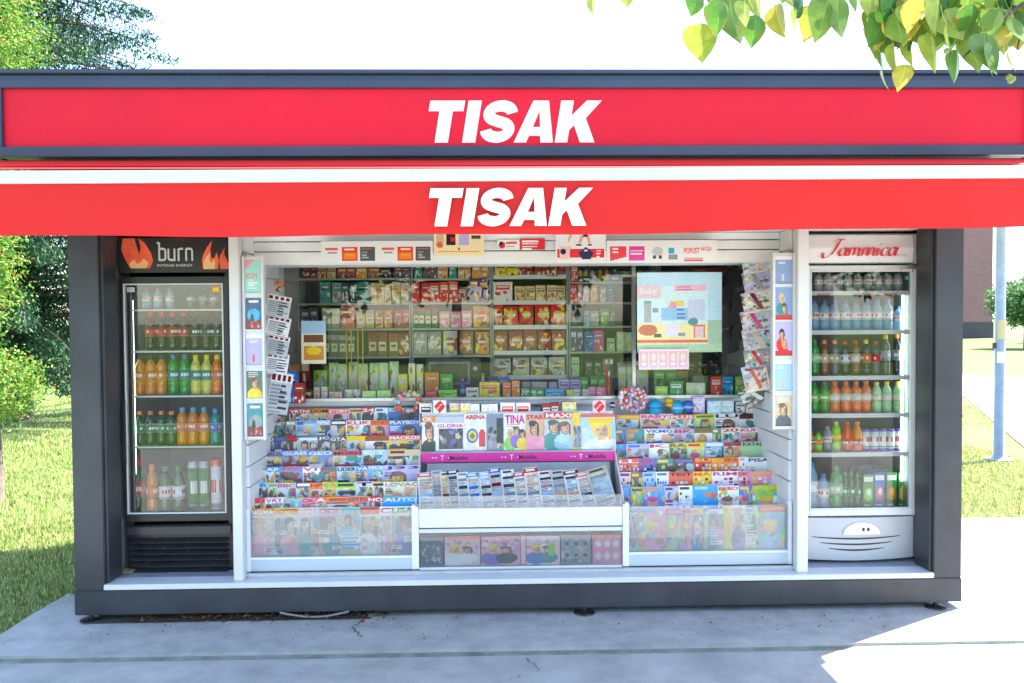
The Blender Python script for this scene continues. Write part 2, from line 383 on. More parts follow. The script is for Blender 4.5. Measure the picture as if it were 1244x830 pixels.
# ================================================================== GROUND
M_lawn = mat('lawn soil', (.10, .145, .024), .95, var=.35, vscale=.9, bump=.5, bscale=30, var2=(.075, .11, .02))
M_conc = mat('old concrete', (.375, .36, .33), .85, var=.27, vscale=3.6, bump=.35, bscale=45)
M_conc2 = mat('concrete pad', (.39, .375, .345), .85, var=.27, vscale=5.1, bump=.35, bscale=60)
M_joint = mat('mossy joint', (.25, .255, .225), .95, var=.4, vscale=7, bump=.8, bscale=80, var2=(.13, .14, .09))
M_soil = mat('dark soil', (.05, .04, .028), .95, var=.5, vscale=25, bump=1, bscale=60)
M_asph = mat('asphalt', (.05, .05, .052), .9, var=.2, vscale=6, bump=.4, bscale=120)
struct(box('lawn_ground', M_lawn, None, -400, 400, -400, 400, -.8, -.03))
L0 = gr(0, 770); L1 = gr(40, 748); L2 = gr(86, 724)
yj0, yj1 = 4.10, 4.205
pv = MB(); pv.prism([(L0[0] - 2.2, -1.2), (30, -1.2), (30, yj0), (L0[0] + .05, yj0 + .06), (L0[0] - .35, yj0 - .12), (L0[0] - 1.1, yj0 - .5)], 'z', -.6, 0)
struct(pv.build('pavement', M_conc, None))
pd = MB(); pd.prism([(L0[0] + .03, yj1 + .02), (30, yj1 - .05), (30, 6.75), (2.2, 6.8), (2.2, 7.1), (-2.4, 7.1), (-2.44, 4.95), (L2[0] - .02, L2[1] + .02), (L1[0], L1[1])], 'z', -.6, .012)
struct(pd.build('concrete_pad', M_conc2, None))
struct(box('pavement_joint', M_joint, None, L0[0] - .1, 30, yj0 - .4, yj1 + .4, -.5, -.004))
struct(box('road', M_asph, None, -120, 120, -13, -3.2, -.6, -.02))
struct(box('kerb', M_conc2, None, -120, 120, -3.2, -3.05, -.5, .1))
fp = MB(); q = [gr(1100, 452, -.015), gr(1300, 462, -.015), gr(1300, 590, -.015), gr(1172, 482, -.015), gr(1100, 468, -.015)]
fp.poly([(x, y, -.014) for x, y in q]); struct(fp.build('footpath', mat('pale path', (.5, .49, .46), .9, var=.12, vscale=.8), None))
# soil and litter in the gap under the kiosk
so = MB(); so.prism([(gr(126, 744)[0], 4.66), (gr(455, 744)[0], 4.67), (gr(440, 744)[0], 4.8), (gr(250, 744)[0], 5.4), (gr(130, 744)[0], 5.2)], 'z', .012, .017)
struct(so.build('soil_patch', M_soil, None))
V = []; F = []; Cc = []
for i in range(620):
    x = random.uniform(-2.2, -.75); y = random.gauss(4.71, .035); s = random.uniform(.008, .022); a = random.uniform(0, 6.28)
    if i > 330: x = random.uniform(-2.4, 2.3); y = random.uniform(4.3, 4.8); s *= .35
    n = len(V); z = .02 + random.uniform(0, .012)
    for k in range(4): V.append((x + s * math.cos(a + k * 1.57) * (1 if k % 2 else .55), y + s * math.sin(a + k * 1.57) * (1 if k % 2 else .55), z + random.uniform(0, .01)))
    F.append((n, n + 1, n + 2, n + 3)); Cc.append(random.choice([C('6e4a26'), C('8a6a3a'), C('4a3320'), C('96804e'), C('5a2a1c')]))
big_mesh('leaf_litter', V, F, Cc, M_leaff)['kind'] = 'stuff'
cb = MB(); cb.tube([(ax(340, 4.66, 745) + .39 * i / 10, 4.655 + .02 * math.sin(i * .31), .062 - .035 * math.sin(math.pi * i / 10)) for i in range(11)], .006)
tag(cb.build('cable', mat('grey cable', (.2, .2, .2), .5), None), 'grey cable sagging in a loop under the front beam', 'cable')
bag = MB(); bag.prism([(-.012, 0), (.01, .003), (.014, .008), (-.004, .01), (-.015, .006)], 'y', -.006, .006)
o = bag.build('food_wrapper', mat('red foil', (.3, .02, .03), .5), None); o.location = (*gr(440, 756, .013), .013); tag(o, 'crumpled red wrapper lying under the kiosk edge', 'litter')

def crack(pts, w, seed, z):
    r_ = random.Random(seed); m = MB(); P_ = []
    for (x0, y0), (x1, y1) in zip(pts[:-1], pts[1:]):
        for k in range(12): P_.append((x0 + (x1 - x0) * k / 12 + r_.uniform(-.012, .012), y0 + (y1 - y0) * k / 12 + r_.uniform(-.012, .012)))
    for p, q in zip(P_[:-1], P_[1:]):
        a_, b_ = w * r_.uniform(.3, 1), w * r_.uniform(.3, 1); m.poly([(p[0] - a_, p[1], z), (p[0] + a_, p[1] + a_, z), (q[0] + b_, q[1] + b_, z), (q[0] - b_, q[1], z)])
    return struct(m.build('pavement_crack', M_soil, None))
crack([gr(448, 748, .012), gr(430, 762, .012), gr(438, 776, .012)], .004, 1, .0165)
crack([gr(300, 752, .012), gr(262, 764, .012), gr(205, 770, .012)], .002, 2, .0165)
crack([gr(640, 800, 0), gr(655, 815, 0), gr(600, 832, 0), gr(560, 860, 0)], .0025, 3, .0045)
# grass blades
def grass(name, polys, n, hmin, hmax, cols, wd=.006):
    P = []
    for (x0, x1, y0, y1), k in polys:
        P.append(np.stack([rng.uniform(x0, x1, k), rng.uniform(y0, y1, k)], 1))
    P = np.concatenate(P); N = len(P); a = rng.uniform(0, 6.283, N); h = rng.uniform(hmin, hmax, N) * (1 + .35 * np.sin(P[:, 0] * 5) * np.cos(P[:, 1] * 4))
    w = wd * rng.uniform(.6, 1.4, N) * (1 + P[:, 1] * .05); ln = rng.uniform(0, .6, N) * h; b = rng.uniform(0, 6.283, N)
    V = np.zeros((N, 3, 3)); V[:, 0, 0] = P[:, 0] - np.cos(a) * w; V[:, 0, 1] = P[:, 1] - np.sin(a) * w; V[:, 1, 0] = P[:, 0] + np.cos(a) * w; V[:, 1, 1] = P[:, 1] + np.sin(a) * w
    V[:, :2, 2] = -.032; V[:, 2, 0] = P[:, 0] + np.cos(b) * ln; V[:, 2, 1] = P[:, 1] + np.sin(b) * ln; V[:, 2, 2] = -.03 + h
    cl = np.array([C(c) for c in cols])[rng.integers(0, len(cols), N)] * rng.uniform(.7, 1.3, (N, 1))
    o = big_mesh(name, V.reshape(-1, 3), np.arange(N * 3).reshape(-1, 3), cl, M_grass); o['kind'] = 'stuff'; return o
gcols = ['7a9848', '8aa450', '9cb05e', '64883c', 'bcb878', 'd4cc9c', 'a4b068', 'c8c088']
grass('grass', [((-4.6, -2.72, 4.5, 7.2), 52000), ((-3.1, -2.5, 4.85, 6.5), 9000), ((-8, -2.9, 7.2, 13), 42000), ((-15, -5, 13, 26), 26000), ((-4.0, -2.75, 3.9, 4.6), 9000)], 0, .02, .06, gcols)
grass('grass', [((3.0, 6.2, 6.8, 12.5), 45000), ((3, 9, 12.5, 20), 14000), ((2.6, 5.2, 6.78, 6.95), 2500)], 0, .015, .05, ['a4ac64', 'b8b474', '98a85c', 'ccc490', '8c9c54', 'd4cc9c'])
tf = MB(); 
grass('moss_tuft', [((1.9, 2.35, yj0 - .03, yj1 + .03), 700), ((-1.6, 2.6, yj0, yj1), 500)], 0, .012, .03, ['9aa83a', '8a9a34', '6a7a30'], .004)

# ================================================================== KIOSK
YP, YF, YG = 4.70, 4.42, 4.80
YB = 6.85
ZS = .222                                             # top of the sill / floor
xl = ax(86.5, YP, 515); xr = ax(1169.5, YP, 500)
XM0, XM1 = ax(280, 4.74), ax(292, 4.74)               # left mullion
XN0, XN1 = ax(968.5, 4.74), ax(982, 4.74)               # right mullion
ZT = 2.225
K = empty('kiosk', ((xl + xr) / 2, YP, 0), 'dark grey news kiosk with red fascia, red awning and glass front', 'kiosk')
fx0 = ax(-14, YF, 150); fx1 = ax(1266, YF, 150)
for x0, x1 in ((xl, ax(122, YP)), (ax(1136, YP), xr)):
    p = MB(); p.box(x0, x1, YP, YP + .2, .19, ZT + .1)
    post = p.build('post', M_ant, K, bevel=.004)
    s = 1 if x0 < 0 else -1; xe = x1 if s > 0 else x0
    box('channel', M_ant, post, xe + s * .001, xe + s * .016, YP + .022, YP + .19, .224, ZT + .1, bevel=.002)
for x0, x1 in ((xl, xl + .18), (xr - .18, xr)):
    box('post', M_ant, K, x0, x1, YB - .2, YB, .19, ZT + .1, bevel=.004)
box('base_beam', M_ant, K, xl - .003, xr + .003, YP - .004, YP + .12, .048, .1895, bevel=.005)
for x0 in (xl, xr - .12): box('base_beam', M_ant, K, x0, x0 + .12, YP + .12, YB, .05, .189, bevel=.004)
box('base_beam', M_ant, K, xl + .12, xr - .12, YB - .12, YB - .001, .05, .189)
box('sill', M_wht, K, ax(121, YP), ax(1136, YP), YP - .008, YG + .03, .192, ZS, bevel=.003)
box('floor', M_flo, K, xl + .13, xr - .13, YG + .03, YB - .13, .12, ZS - .004)
for px, py in ((112, 752), (712, 750), (1142, 740)):
    x, y = gr(px, py + 1, .013); y = YP - .015
    f = MB(); f.lathe([(.062, 0), (.06, .008), (.03, .013), (.013, .02), (.013, .05)], 20, (x, y + .03, .012)); f.build('levelling_foot', M_blk, K, smooth=False)
for px in (1, 2):
    x = xl + .1 if px == 1 else xr - .1; f = MB(); f.lathe([(.06, 0), (.06, .008), (.014, .02), (.014, .05)], 16, (x, YB - .1, .012)); f.build('levelling_foot', M_blk, K)
# outer side and rear walls
for x0, s in ((xl + .01, 1), (xr - .01, -1)): box('side_wall', M_ant, K, x0, x0 + s * .05, YP + .2, YB - .2, .19, ZT + .1)
box('rear_wall', M_whd, K, xl + .18, xr - .18, YB - .06, YB - .01, .19, ZT + .1)
# alcove walls (grey strip left, white strip right)
box('alcove_wall', M_gry, K, xl + .065, ax(137, YP + .2), YP + .2, YB - .25, ZS, ZT)
box('alcove_wall', M_whd, K, ax(1124, YP + .2), xr - .065, YP + .2, YB - .25, ZS, ZT)
box('ceiling', M_whd, K, xl + .06, xr - .06, YP + .16, YB - .06, ZT + .012, ZT + .05)
M_slt = mat('slat laminate', (.74, .75, .76), .5, var=.1, vscale=5)
YW = 5.592
# mullions and partitions
for x0, x1 in ((XM0, XM1), (XN0, XN1)):
    m = MB(); m.box(x0, x1, 4.735, 4.80, ZS, ZT + .01); mo = m.build('mullion', M_wht, K, bevel=.004)
    xs = x1 if x0 < 0 else x0; s = 1 if x0 < 0 else -1
    box('partition', M_whd, K, (x0 + .01), (x1 - .01), 4.80, YB - .3, ZS, ZT)
    z = ZS + .02; 
    while z < ZT - .05:
        box('slat', M_slt, K, xs + s * -.008, xs + s * .012, 4.84, 6.3, z, z + .118, bevel=.003); z += .125
# floor rail at the front and the window set back on the counter line
box('floor_rail', M_alu, K, XM1, XN0, YG - .012, YG + .012, ZS, ZS + .022)
zw0, zw1 = az(486, 5.6), az(319, 5.0) - .004
wl, wr = XM1 + .013, XN0 - .013
for x0, x1 in ((wl, wl + .03), (wr - .03, wr), (-.012 + ax(770, YW), .012 + ax(770, YW))): box('window_frame', M_alu, K, x0, x1, YW - .014, YW + .014, zw0 + .024, ZT)
box('window_frame', M_alu, K, wl, wr, YW - .0135, YW + .0135, zw0 + .002, zw0 + .023)
box('window_glass', M_glass, K, wl + .0305, ax(770, YW) - .0125, YW - .003, YW + .003, zw0 + .024, ZT - .001)
box('window_glass', M_glass, K, ax(770, YW) + .0125, wr - .0305, YW - .003, YW + .003, zw0 + .024, ZT - .001)
# header panel inside the window top
zh0, zh1, zh2 = az(319, 5.0), az(304, 5.0), az(292, 5.0)
for a, b in ((zh0, zh1 - .006), (zh1, zh2 - .006), (zh2, ZT + .01)):
    box('header_slat', M_whd, K, XM1 + .012, XN0 - .012, 5.0, 5.04, a, b, bevel=.003)
box('header_shelf', M_whd, K, XM1 + .012, XN0 - .012, 5.04, 5.3, zh0 - .005, zh0 + .02)
# roof and fascia
zf = lambda py: az(py, YF)
zr = zf(86)
rf = MB(); rf.box(fx0 + .02, fx1 - .02, YF + .03, 7.05, zf(190) + .02, zr - .03); rf.build('roof', M_antb, K)
box('soffit', M_ant, K, fx0 + .05, fx1 - .05, YF + .05, 7.03, zf(190) + .004, zf(190) + .02)
upper = MB(); upper.box(fx0 + .1, fx1 - .1, YP + .02, YP + .1, ZT + .1, zf(190) + .004); upper.build('lintel', M_ant, K)
fr = MB()
fr.box(fx0, fx1, YF - .03, YF + .03, zf(91), zr); fr.box(fx0 + .01, fx1 - .01, YF - .005, YF + .03, zf(98), zf(91) - .001)
fr.box(fx0, fx1, YF - .02, YF + .03, zf(108), zf(98)); fr.box(fx0, fx1, YF - .02, YF + .03, zf(190), zf(178))
xa, xb = ax(5, YF, 145), ax(1246, YF, 145)
fr.box(fx0, xa, YF - .02, YF + .03, zf(178), zf(108)); fr.box(xb, fx1, YF - .02, YF + .03, zf(178), zf(108))
FF = fr.build('fascia_frame', M_antb, K, bevel=.003)
for x0, x1 in ((fx0, fx0 + .03), (fx1 - .03, fx1)): box('side_fascia', M_antb, K, x0, x1, YF + .031, 7.05, zf(190), zr)
FP = box('fascia_panel', M_fas, K, xa, xb, YF, YF + .03, zf(178), zf(108))
# bold slanted lettering
def tisak(parent, pxl, kpx, py0, py1, Y, m):
    (x0, z1), (x1, z0) = at(pxl, py0, Y), at(pxl + kpx, py1, Y); sh = .17; H = z1 - z0; k = x1 - x0
    def tr(p, dx): return [((a + dx + b * sh) * k, b * H) for a, b in p]
    T = [(.0, 1), (.0, .75), (.26, .75), (.26, 0), (.585, 0), (.585, .75), (.845, .75), (.845, 1)]
    I = [(0, 0), (.32, 0), (.32, 1), (0, 1)]
    S = stroke(arc(.43, .685, .285, .19, 5, 90, 7) + arc(.43, .695, .285, .18, 98, 240, 14) + arc(.41, .305, .285, .18, 62, -90, 16) + arc(.41, .315, .285, .185, -98, -175, 7), .265)
    A = [(0, 0), (.30, 0), (.35, .16), (.62, .16), (.65, 0), (.96, 0), (.70, 1), (.32, 1)]; Ah = [(.41, .37), (.51, .76), (.585, .37)]
    Kk = [(0, 0), (.31, 0), (.31, .30), (.41, .41), (.62, 0), (.98, 0), (.67, .58), (.99, 1), (.63, 1), (.31, .64), (.31, 1), (0, 1)]
    for ps, dx in (([T], 0), ([I], .93), ([S], 1.33), ([A, Ah], 2.19), ([Kk], 3.19)):
        curve_solid('letter', [tr(p, dx) for p in ps], .003, m, parent, Matrix.Translation((x0, Y, z0)) @ xz(0))
tisak(FP, 514.4, 50.4, 122.5, 173.5, YF - .002, M_let)
# awning: sloping cloth, white front bar, hanging valance
YA = 4.10; awx0 = ax(-75, YA, 250); awx1 = ax(1325, YA, 250)
sag = lambda x: .018 * (x - awx0) / (awx1 - awx0)
zA0 = az(206.5, YA); zA1 = az(222, YA); zA2 = az(285, YA)
aw = MB(); N = 60
prof = [(YF + .02, zf(190) - .012), (4.27, zA0 + .05), (YA + .01, zA0 + .008)]
for i in range(N):
    xa_, xb_ = awx0 + (awx1 - awx0) * i / N, awx0 + (awx1 - awx0) * (i + 1) / N
    for (y0, z0), (y1, z1) in zip(prof[:-1], prof[1:]):
        aw.poly([(xa_, y0, z0), (xb_, y0, z0), (xb_, y1, z1 + .004), (xa_, y1, z1 + .004)])
        aw.poly([(xa_, y0, z0 - .004), (xa_, y1, z1), (xb_, y1, z1), (xb_, y0, z0 - .004)])
AW = aw.build('awning', M_awn, K)
ba = MB(); ba.prism([(awx0, zA1), (awx1, zA1 + .016), (awx1, zA0 + .012), (awx0, zA0)], 'y', YA - .01, YA + .025); ba.build('front_bar', M_whs, AW, bevel=.003)
va = MB(); NX = 160; NZ = 6; ztop = lambda x: zA1 + .0 + sag(x) * .9; 
def vz(x, k):
    b = zA2 + .035 * max(0, (x + .3) / 3) ** 1.6 if x > -.3 else zA2
    return ztop(x) * (1 - k) + b * k
rr = random.Random(3)
for side in (0, 1):
    for i in range(NX):
        for j in range(NZ):
            pts = []
            for ii, jj in ((i, j), (i + 1, j), (i + 1, j + 1), (i, j + 1)):
                x = awx0 + (awx1 - awx0) * ii / NX; k = jj / NZ
                y = YA + .004 - .012 * k * math.sin(x * 2.3) - .006 * k * math.sin(x * 6.1 + 1) - .003 * k * math.sin(x * 13 + 2) - .02 * k * max(0, (x - 1.6)) + side * .0025
                pts.append((x, y, vz(x, k) - (.006 * math.sin(x * 3.3) if jj == NZ else 0)))
            va.poly(pts if side else pts[::-1])
M_val = attr_mat('x'); MATS.pop('x')
M_val = bpy.data.materials.new('awning valance'); M_val.use_nodes = True; _n = M_val.node_tree; _b = _n.nodes['Principled BSDF']
_b.inputs['Base Color'].default_value = (.80, .014, .01, 1); _b.inputs['Roughness'].default_value = .55
_t = _n.nodes.new('ShaderNodeBsdfTranslucent'); _t.inputs[0].default_value = (.9, .02, .01, 1); _m = _n.nodes.new('ShaderNodeMixShader'); _m.inputs[0].default_value = .3
_n.links.new(_b.outputs[0], _m.inputs[1]); _n.links.new(_t.outputs[0], _m.inputs[2]); _n.links.new(_m.outputs[0], _n.nodes['Material Output'].inputs[0])
_x = _n.nodes.new('ShaderNodeTexNoise'); _x.inputs['Scale'].default_value = 900; _p = _n.nodes.new('ShaderNodeBump'); _p.inputs['Strength'].default_value = .1
_n.links.new(_x.outputs[0], _p.inputs['Height']); _n.links.new(_p.outputs[0], _b.inputs['Normal'])
VA = va.build('valance', M_val, AW, smooth=True)
tisak(AW, 515, 47.8, 229, 275, YA - .018, M_let)
for px in (95, 620, 1165):                              # awning arms
    x = ax(px, 4.3); a = MB(); a.box(x - .02, x + .02, YA + .026, YP, zA1 + .02, zA1 + .045); a.build('awning_arm', M_alu, AW)

# ================================================================== FRIDGES
M_lin = mat('fridge liner', (.45, .47, .46), .4, var=.05)
M_linb = mat('fridge dark liner', (.30, .32, .31), .4, var=.1)
M_wire = mat('white shelf wire', (.62, .66, .64), .35, var=.05)
M_tube = emit_mat('fridge tube light', (.8, 1, .92), 2.4)
def fridge(name, label, x0, x1, Y, yt, yd0, yd1, gx0, gx1, gy0, gy1, mb, ml, light_side):
    """x0..x1 cabinet, yt header top px, yd0/yd1 door px rows, g* glass px"""
    t = empty(name, ((x0 + x1) / 2, Y, ZS), label, 'fridge')
    zt = az(yt, Y); zd0 = az(yd1, Y); zd1 = az(yd0, Y); D = .62; w = .035
    sh = MB(); sh.box(x0, x0 + w, Y + .045, Y + D, ZS + .02, zt); sh.box(x1 - w, x1, Y + .045, Y + D, ZS + .02, zt)
    sh.box(x0 + w, x1 - w, Y + D - w, Y + D, ZS + .02, zt); sh.box(x0 + w, x1 - w, Y + .045, Y + D - w, zt - .04, zt); sh.box(x0 + w, x1 - w, Y + .045, Y + D - w, zd1 - .03, zd1 + .0)
    sh.build('cabinet', mb, t, bevel=.003)
    li = MB(); li.box(x0 + w + .001, x0 + w + .008, Y + .05, Y + D - w - .01, zd0, zd1 - .031); li.box(x1 - w - .008, x1 - w - .001, Y + .05, Y + D - w - .01, zd0, zd1 - .031)
    li.box(x0 + w + .01, x1 - w - .01, Y + D - w - .012, Y + D - w - .002, zd0, zd1 - .031); li.build('liner', ml, t)
    box('cabinet_floor', M_lin, t, x0 + w, x1 - w, Y + .046, Y + D - w, zd0 - .01, zd0 + .006)
    gX0, gX1 = ax(gx0, Y, 480), ax(gx1, Y, 480); g0, g1 = az(gy1, Y), az(gy0, Y)
    df = MB(); df.box(x0, gX0, Y, Y + .04, zd0, zd1); df.box(gX1, x1, Y, Y + .04, zd0, zd1); df.box(gX0, gX1, Y, Y + .04, zd0, g0); df.box(gX0, gX1, Y, Y + .04, g1, zd1)
    door = df.build('door', mb, t, bevel=.003)
    gs = MB(); e = .008
    gs.box(gX0 + .0005, gX0 + e, Y - .002, Y + .03, g0, g1); gs.box(gX1 - e, gX1 - .0005, Y - .002, Y + .03, g0, g1); gs.box(gX0 + e, gX1 - e, Y - .002, Y + .03, g0 + .0005, g0 + e); gs.box(gX0 + e, gX1 - e, Y - .002, Y + .03, g1 - e, g1 - .0005)
    gs.build('seal_glint', M_wht if ml is M_lin else M_wire, door)  # pale strip round the door glass, frame glints put into its colour
    box('glass', M_glass, door, gX0 + e, gX1 - e, Y + .012, Y + .018, g0 + e, g1 - e)
    if light_side:
        xx = (gX1 - .02) if light_side > 0 else gX0 + .02
        tb = MB(); tb.tube([(xx, Y + .07, az(590, Y + .07)), (xx, Y + .07, az(362, Y + .07))], .007, 10); tb.build('light_tube', M_tube, t)
    return t, door, (gX0, gX1, g0, g1, zt, zd0, zd1)
def shelf(t, x0, x1, Y, py, thick=.012, front=0, m=None, D=.5):
    z = az(py, Y); s = MB(); s.box(x0, x1, Y + .001, Y + D, z - thick, z); 
    o = s.build('shelf', m or M_wire, t)
    if front: box('price_strip', M_wht, o, x0, x1, Y - .006, Y, z - front, z + .004)
    return z
# ---- black fridge
YL = 4.93
fx_0, fx_1 = ax(148, YL), min(ax(279, YL), XM0 - .004)
FB, doorB, gB = fridge('drinks_fridge', 'black drinks fridge with flame header and louvred base, at the left end', fx_0, fx_1, YL, 287, 334, 628, 152, 273, 342, 619, M_blk, M_linb, -1)
zt, zd0 = gB[4], gB[5]
hd = box('header_sign', M_blk, FB, fx_0, fx_1, YL - .01, YL + .044, az(329, YL), zt, bevel=.003)
def flame(parent, px0, px1, py0, py1, Y, pts, m):
    (x0, z1), (x1, z0) = at(px0, py0, Y), at(px1, py1, Y)
    curve_solid('flame', [[(a, b) for a, b in pts]], .001, m, parent, Matrix.Translation((x0, Y, z0)) @ xz(0) @ Matrix.Diagonal((x1 - x0, z1 - z0, 1, 1)))
M_fl1 = mat('flame orange print', (.85, .16, .06), .4, var=.5, vscale=9, var2=(.75, .05, .03)); M_fl2 = mat('flame yellow print', (.95, .5, .22), .4, var=.3, vscale=9)
F1 = [(.28, 0), (.12, .3), (.0, .62), (.05, 1), (.42, 1), (.5, .7), (.58, .45), (.62, .7), (.56, 1), (.75, .85), (.95, .5), (1, .25), (.9, 0)]
F2 = [(.3, 0), (.25, .25), (.42, .45), (.5, .2), (.62, .3), (.7, .5), (.86, .3), (.8, 0)]
flame(hd, 147, 186, 290, 326, YL - .0125, F1, M_fl1); flame(hd, 147, 186, 302, 326, YL - .0155, F2, M_fl2)
F3 = [(0, .3), (.05, 0), (.95, 0), (1, .3), (.9, .6), (.75, .4), (.6, .35), (.5, .6), (.62, 1), (.3, .75), (.08, .5)]
flame(hd, 245, 266, 292, 327, YL - .0125, F3, M_fl1); flame(hd, 247, 262, 306, 327, YL - .0155, F3, M_fl2)
F4 = [(0, .35), (.1, .6), (.6, 1), (.5, .7), (.7, .5), (1, .2), (1, 0), (.15, 0)]
flame(hd, 266, 278.5, 300, 327, YL - .0125, F4, M_fl1)
# word on the black header
def strokes(parent, paths, w, px0, px1, py0, py1, Y, m, W, H, name='letter', shear=0):
    (x0, z1), (x1, z0) = at(px0, py0, Y), at(px1, py1, Y); kx, kz = (x1 - x0) / W, (z1 - z0) / H
    for k, p in enumerate(paths):
        curve_solid(name, [[((a + shear * b) * kx, b * kz) for a, b in stroke(p, w)]], .001, m, parent, Matrix.Translation((x0, Y - .0002 * k, z0)) @ xz(0))
M_sil = mat('silver print', (.6, .62, .62), .35)
bb = [[(.1, 1.5), (.1, .02)], [(.1, 1.0)] + arc(.5, .78, .2, .2, 90, 0, 5) + arc(.5, .28, .2, .2, 0, -90, 5) + [(.1, .08)], [(-.12, 1.5), (.12, 1.42)],
      [(1.0, 1.0), (1.0, .3)] + arc(1.2, .28, .2, .2, 180, 270, 5) + [(1.6, .08)], [(1.6, 1.0), (1.6, .0)],
      [(2.0, 1.0), (2.0, 0)], [(2.0, .9), (2.15, .98), (2.45, .98)],
      [(2.75, 1.0), (2.75, 0)], [(2.75, .98), (3.1, .98)] + arc(3.15, .8, .2, .18, 90, 0, 5) + [(3.35, 0)]]
strokes(hd, bb, .17, 192, 235, 294, 317, YL - .0125, M_sil, 3.45, 1.55)
text_solid('small_print', 'INTENSE ENERGY', ax(192, YL, 320), ax(235, YL, 320), az(322, YL), az(319, YL), YL - .0125, M_sil, hd)
box('handle', M_blk, doorB, fx_0 + .004, fx_0 + .02, YL - .02, YL, az(560, YL), az(480, YL), bevel=.003)
put('sticker', art_mesh('sticker', Art(10, 8, 'pale grey').lines(.1, .2, .9, .8, 'grey', random, .3), .045, .028, .001), (ax(158, YL, 347), YL + .011, az(352, YL)), parent=None)['x'] = 1
o = bpy.data.objects['sticker']; del o['x']; o.parent = doorB; o.location = Vector(o.location) - org(doorB)
o = put('sticker', art_mesh('sticker', Art(12, 8, 'orange').rect(.1, .2, .6, .7, 'yellow').rect(.6, .3, .9, .6, 'green'), .07, .035, .001), Vector((ax(264, YL, 347), YL + .011, az(353, YL))) - org(doorB), parent=doorB)
# louvred base
gz0, gz1 = az(695, YL), az(634, YL)
box('plinth', M_blk, FB, fx_0, fx_1, YL + .03, YL + .3, ZS + .005, gz1, bevel=.003)
box('kick_plate', M_blg, FB, fx_0 + .01, fx_1 - .01, YL + .004, YL + .03, gz1 - .055, gz1 - .004, bevel=.004)
for i, py in enumerate((650, 657, 664, 671, 678, 686)):
    z = az(py, YL); l = MB(); l.prism([(YL - .006, z - .012), (YL + .029, z + .004), (YL + .029, z - .008), (YL - .002, z - .02)], 'x', fx_0 + .03, fx_1 - .03); l.build('louvre', M_blg, FB)
box('wooden_wedge', mat('plywood', (.35, .24, .13), .7, var=.3), FB, ax(138, YL, 700), ax(163, YL, 700), YL - .03, YL + .06, ZS + .001, ZS + .012)
# ---- white fridge
wx0, wx1 = XN1 + .004, ax(1116, YL)
FW, doorW, gW = fridge('drinks_fridge', 'white drinks fridge with red script header, at the right end', wx0, wx1, YL, 285, 325, 632, 984, 1107, 331, 624, M_wht, M_linb, 1)
hw = MB(); hw.prism([(YL + .044, az(323, YL)), (YL - .02, az(321, YL)), (YL - .035, az(304, YL)), (YL - .02, az(288, YL)), (YL + .044, az(287, YL))], 'x', wx0 + .004, ax(1106, YL))
HW = hw.build('header_sign', M_wht, FW, bevel=.003)
box('header_end', M_gry, FW, ax(1106.5, YL), wx1 + .005, YL - .03, YL + .044, az(323, YL), az(287, YL), bevel=.004)
box('door_top_rail', M_alu, FW, wx0, wx1, YL - .006, YL - .001, az(330, YL), az(325, YL))
# cursive word in red: broad-nib ribbons
def nib(parent, paths, px0, px1, py0, py1, Y, m, W, H, shear=.38, nb=(.085, .032)):
    (x0, z1), (x1, z0) = at(px0, py0, Y), at(px1, py1, Y); kx, kz = (x1 - x0) / W, (z1 - z0) / H; b = MB(); k = 0
    for p in paths:
        for (a, c), (d, e) in zip(p[:-1], p[1:]):
            k += 1; q = [(a - nb[0], c - nb[1]), (a + nb[0], c + nb[1]), (d + nb[0], e + nb[1]), (d - nb[0], e - nb[1])]
            q = [(x0 + (u + shear * v) * kx, Y - .00003 * k, z0 + v * kz) for u, v in q]; b.poly(q)
    return b.build('lettering', m, parent)
M_script = mat('red script print', (.62, .015, .02), .45)
def la(x): return [arc(x + .28, .28, .22, .27, 50, 400, 18), [(x + .56, .55), (x + .52, .12), (x + .6, .02), (x + .72, .12)]]
def hump(x): return arc(x + .1, .38, .2, .17, 150, 10, 7) + [(x + .3, .05)]
jam = [[(-.62, .2)] + arc(-.4, .08, .22, .2, 160, 290, 8) + [(-.05, .1), (.12, .5), (.2, .95), (.26, 1.12)], [(-.3, .95), (.0, 1.12), (.26, 1.12), (.5, 1.1)]]
jam += la(.38) + [[(1.12, .5), (1.12, .02)], hump(1.14), hump(1.46)[:-1] + [(1.76, .1), (1.86, .02), (1.95, .1)]]
jam += [[(2.02, .5), (2.02, .02)], hump(2.04)[:-1] + [(2.34, .05)], [(2.44, .5), (2.44, .02)], hump(2.46)[:-1] + [(2.76, .1), (2.86, .02), (2.93, .1)]]
jam += [[(3.0, .52), (3.0, .1), (3.08, .02), (3.18, .12)], [(3.05, .76), (3.07, .82)], arc(3.5, .28, .22, .27, 50, 320, 16)] + la(3.72)
nib(HW, jam, 1010, 1098, 291, 311, YL - .04, M_script, 4.9, 1.12)
text_solid('small_print', 'mineralna voda', ax(1072, YL, 315), ax(1098, YL, 315), az(314.5, YL), az(311.5, YL), YL - .035, mat('grey print', (.35, .35, .35), .5), HW)
o = put('sticker', art_mesh('sticker', Art(16, 4, 'coral').rect(.1, .3, .9, .7, 'white'), .08, .02, .001), Vector((ax(1102, YL, 331), YL + .0, az(333, YL))) - org(doorW), parent=doorW)
o = put('sticker', art_mesh('sticker', Art(8, 8, 'teal').ell(.5, .5, .3, .3, 'cyan'), .022, .022, .001), Vector((ax(1103, YL, 341), YL + .011, az(343, YL))) - org(doorW), parent=doorW)
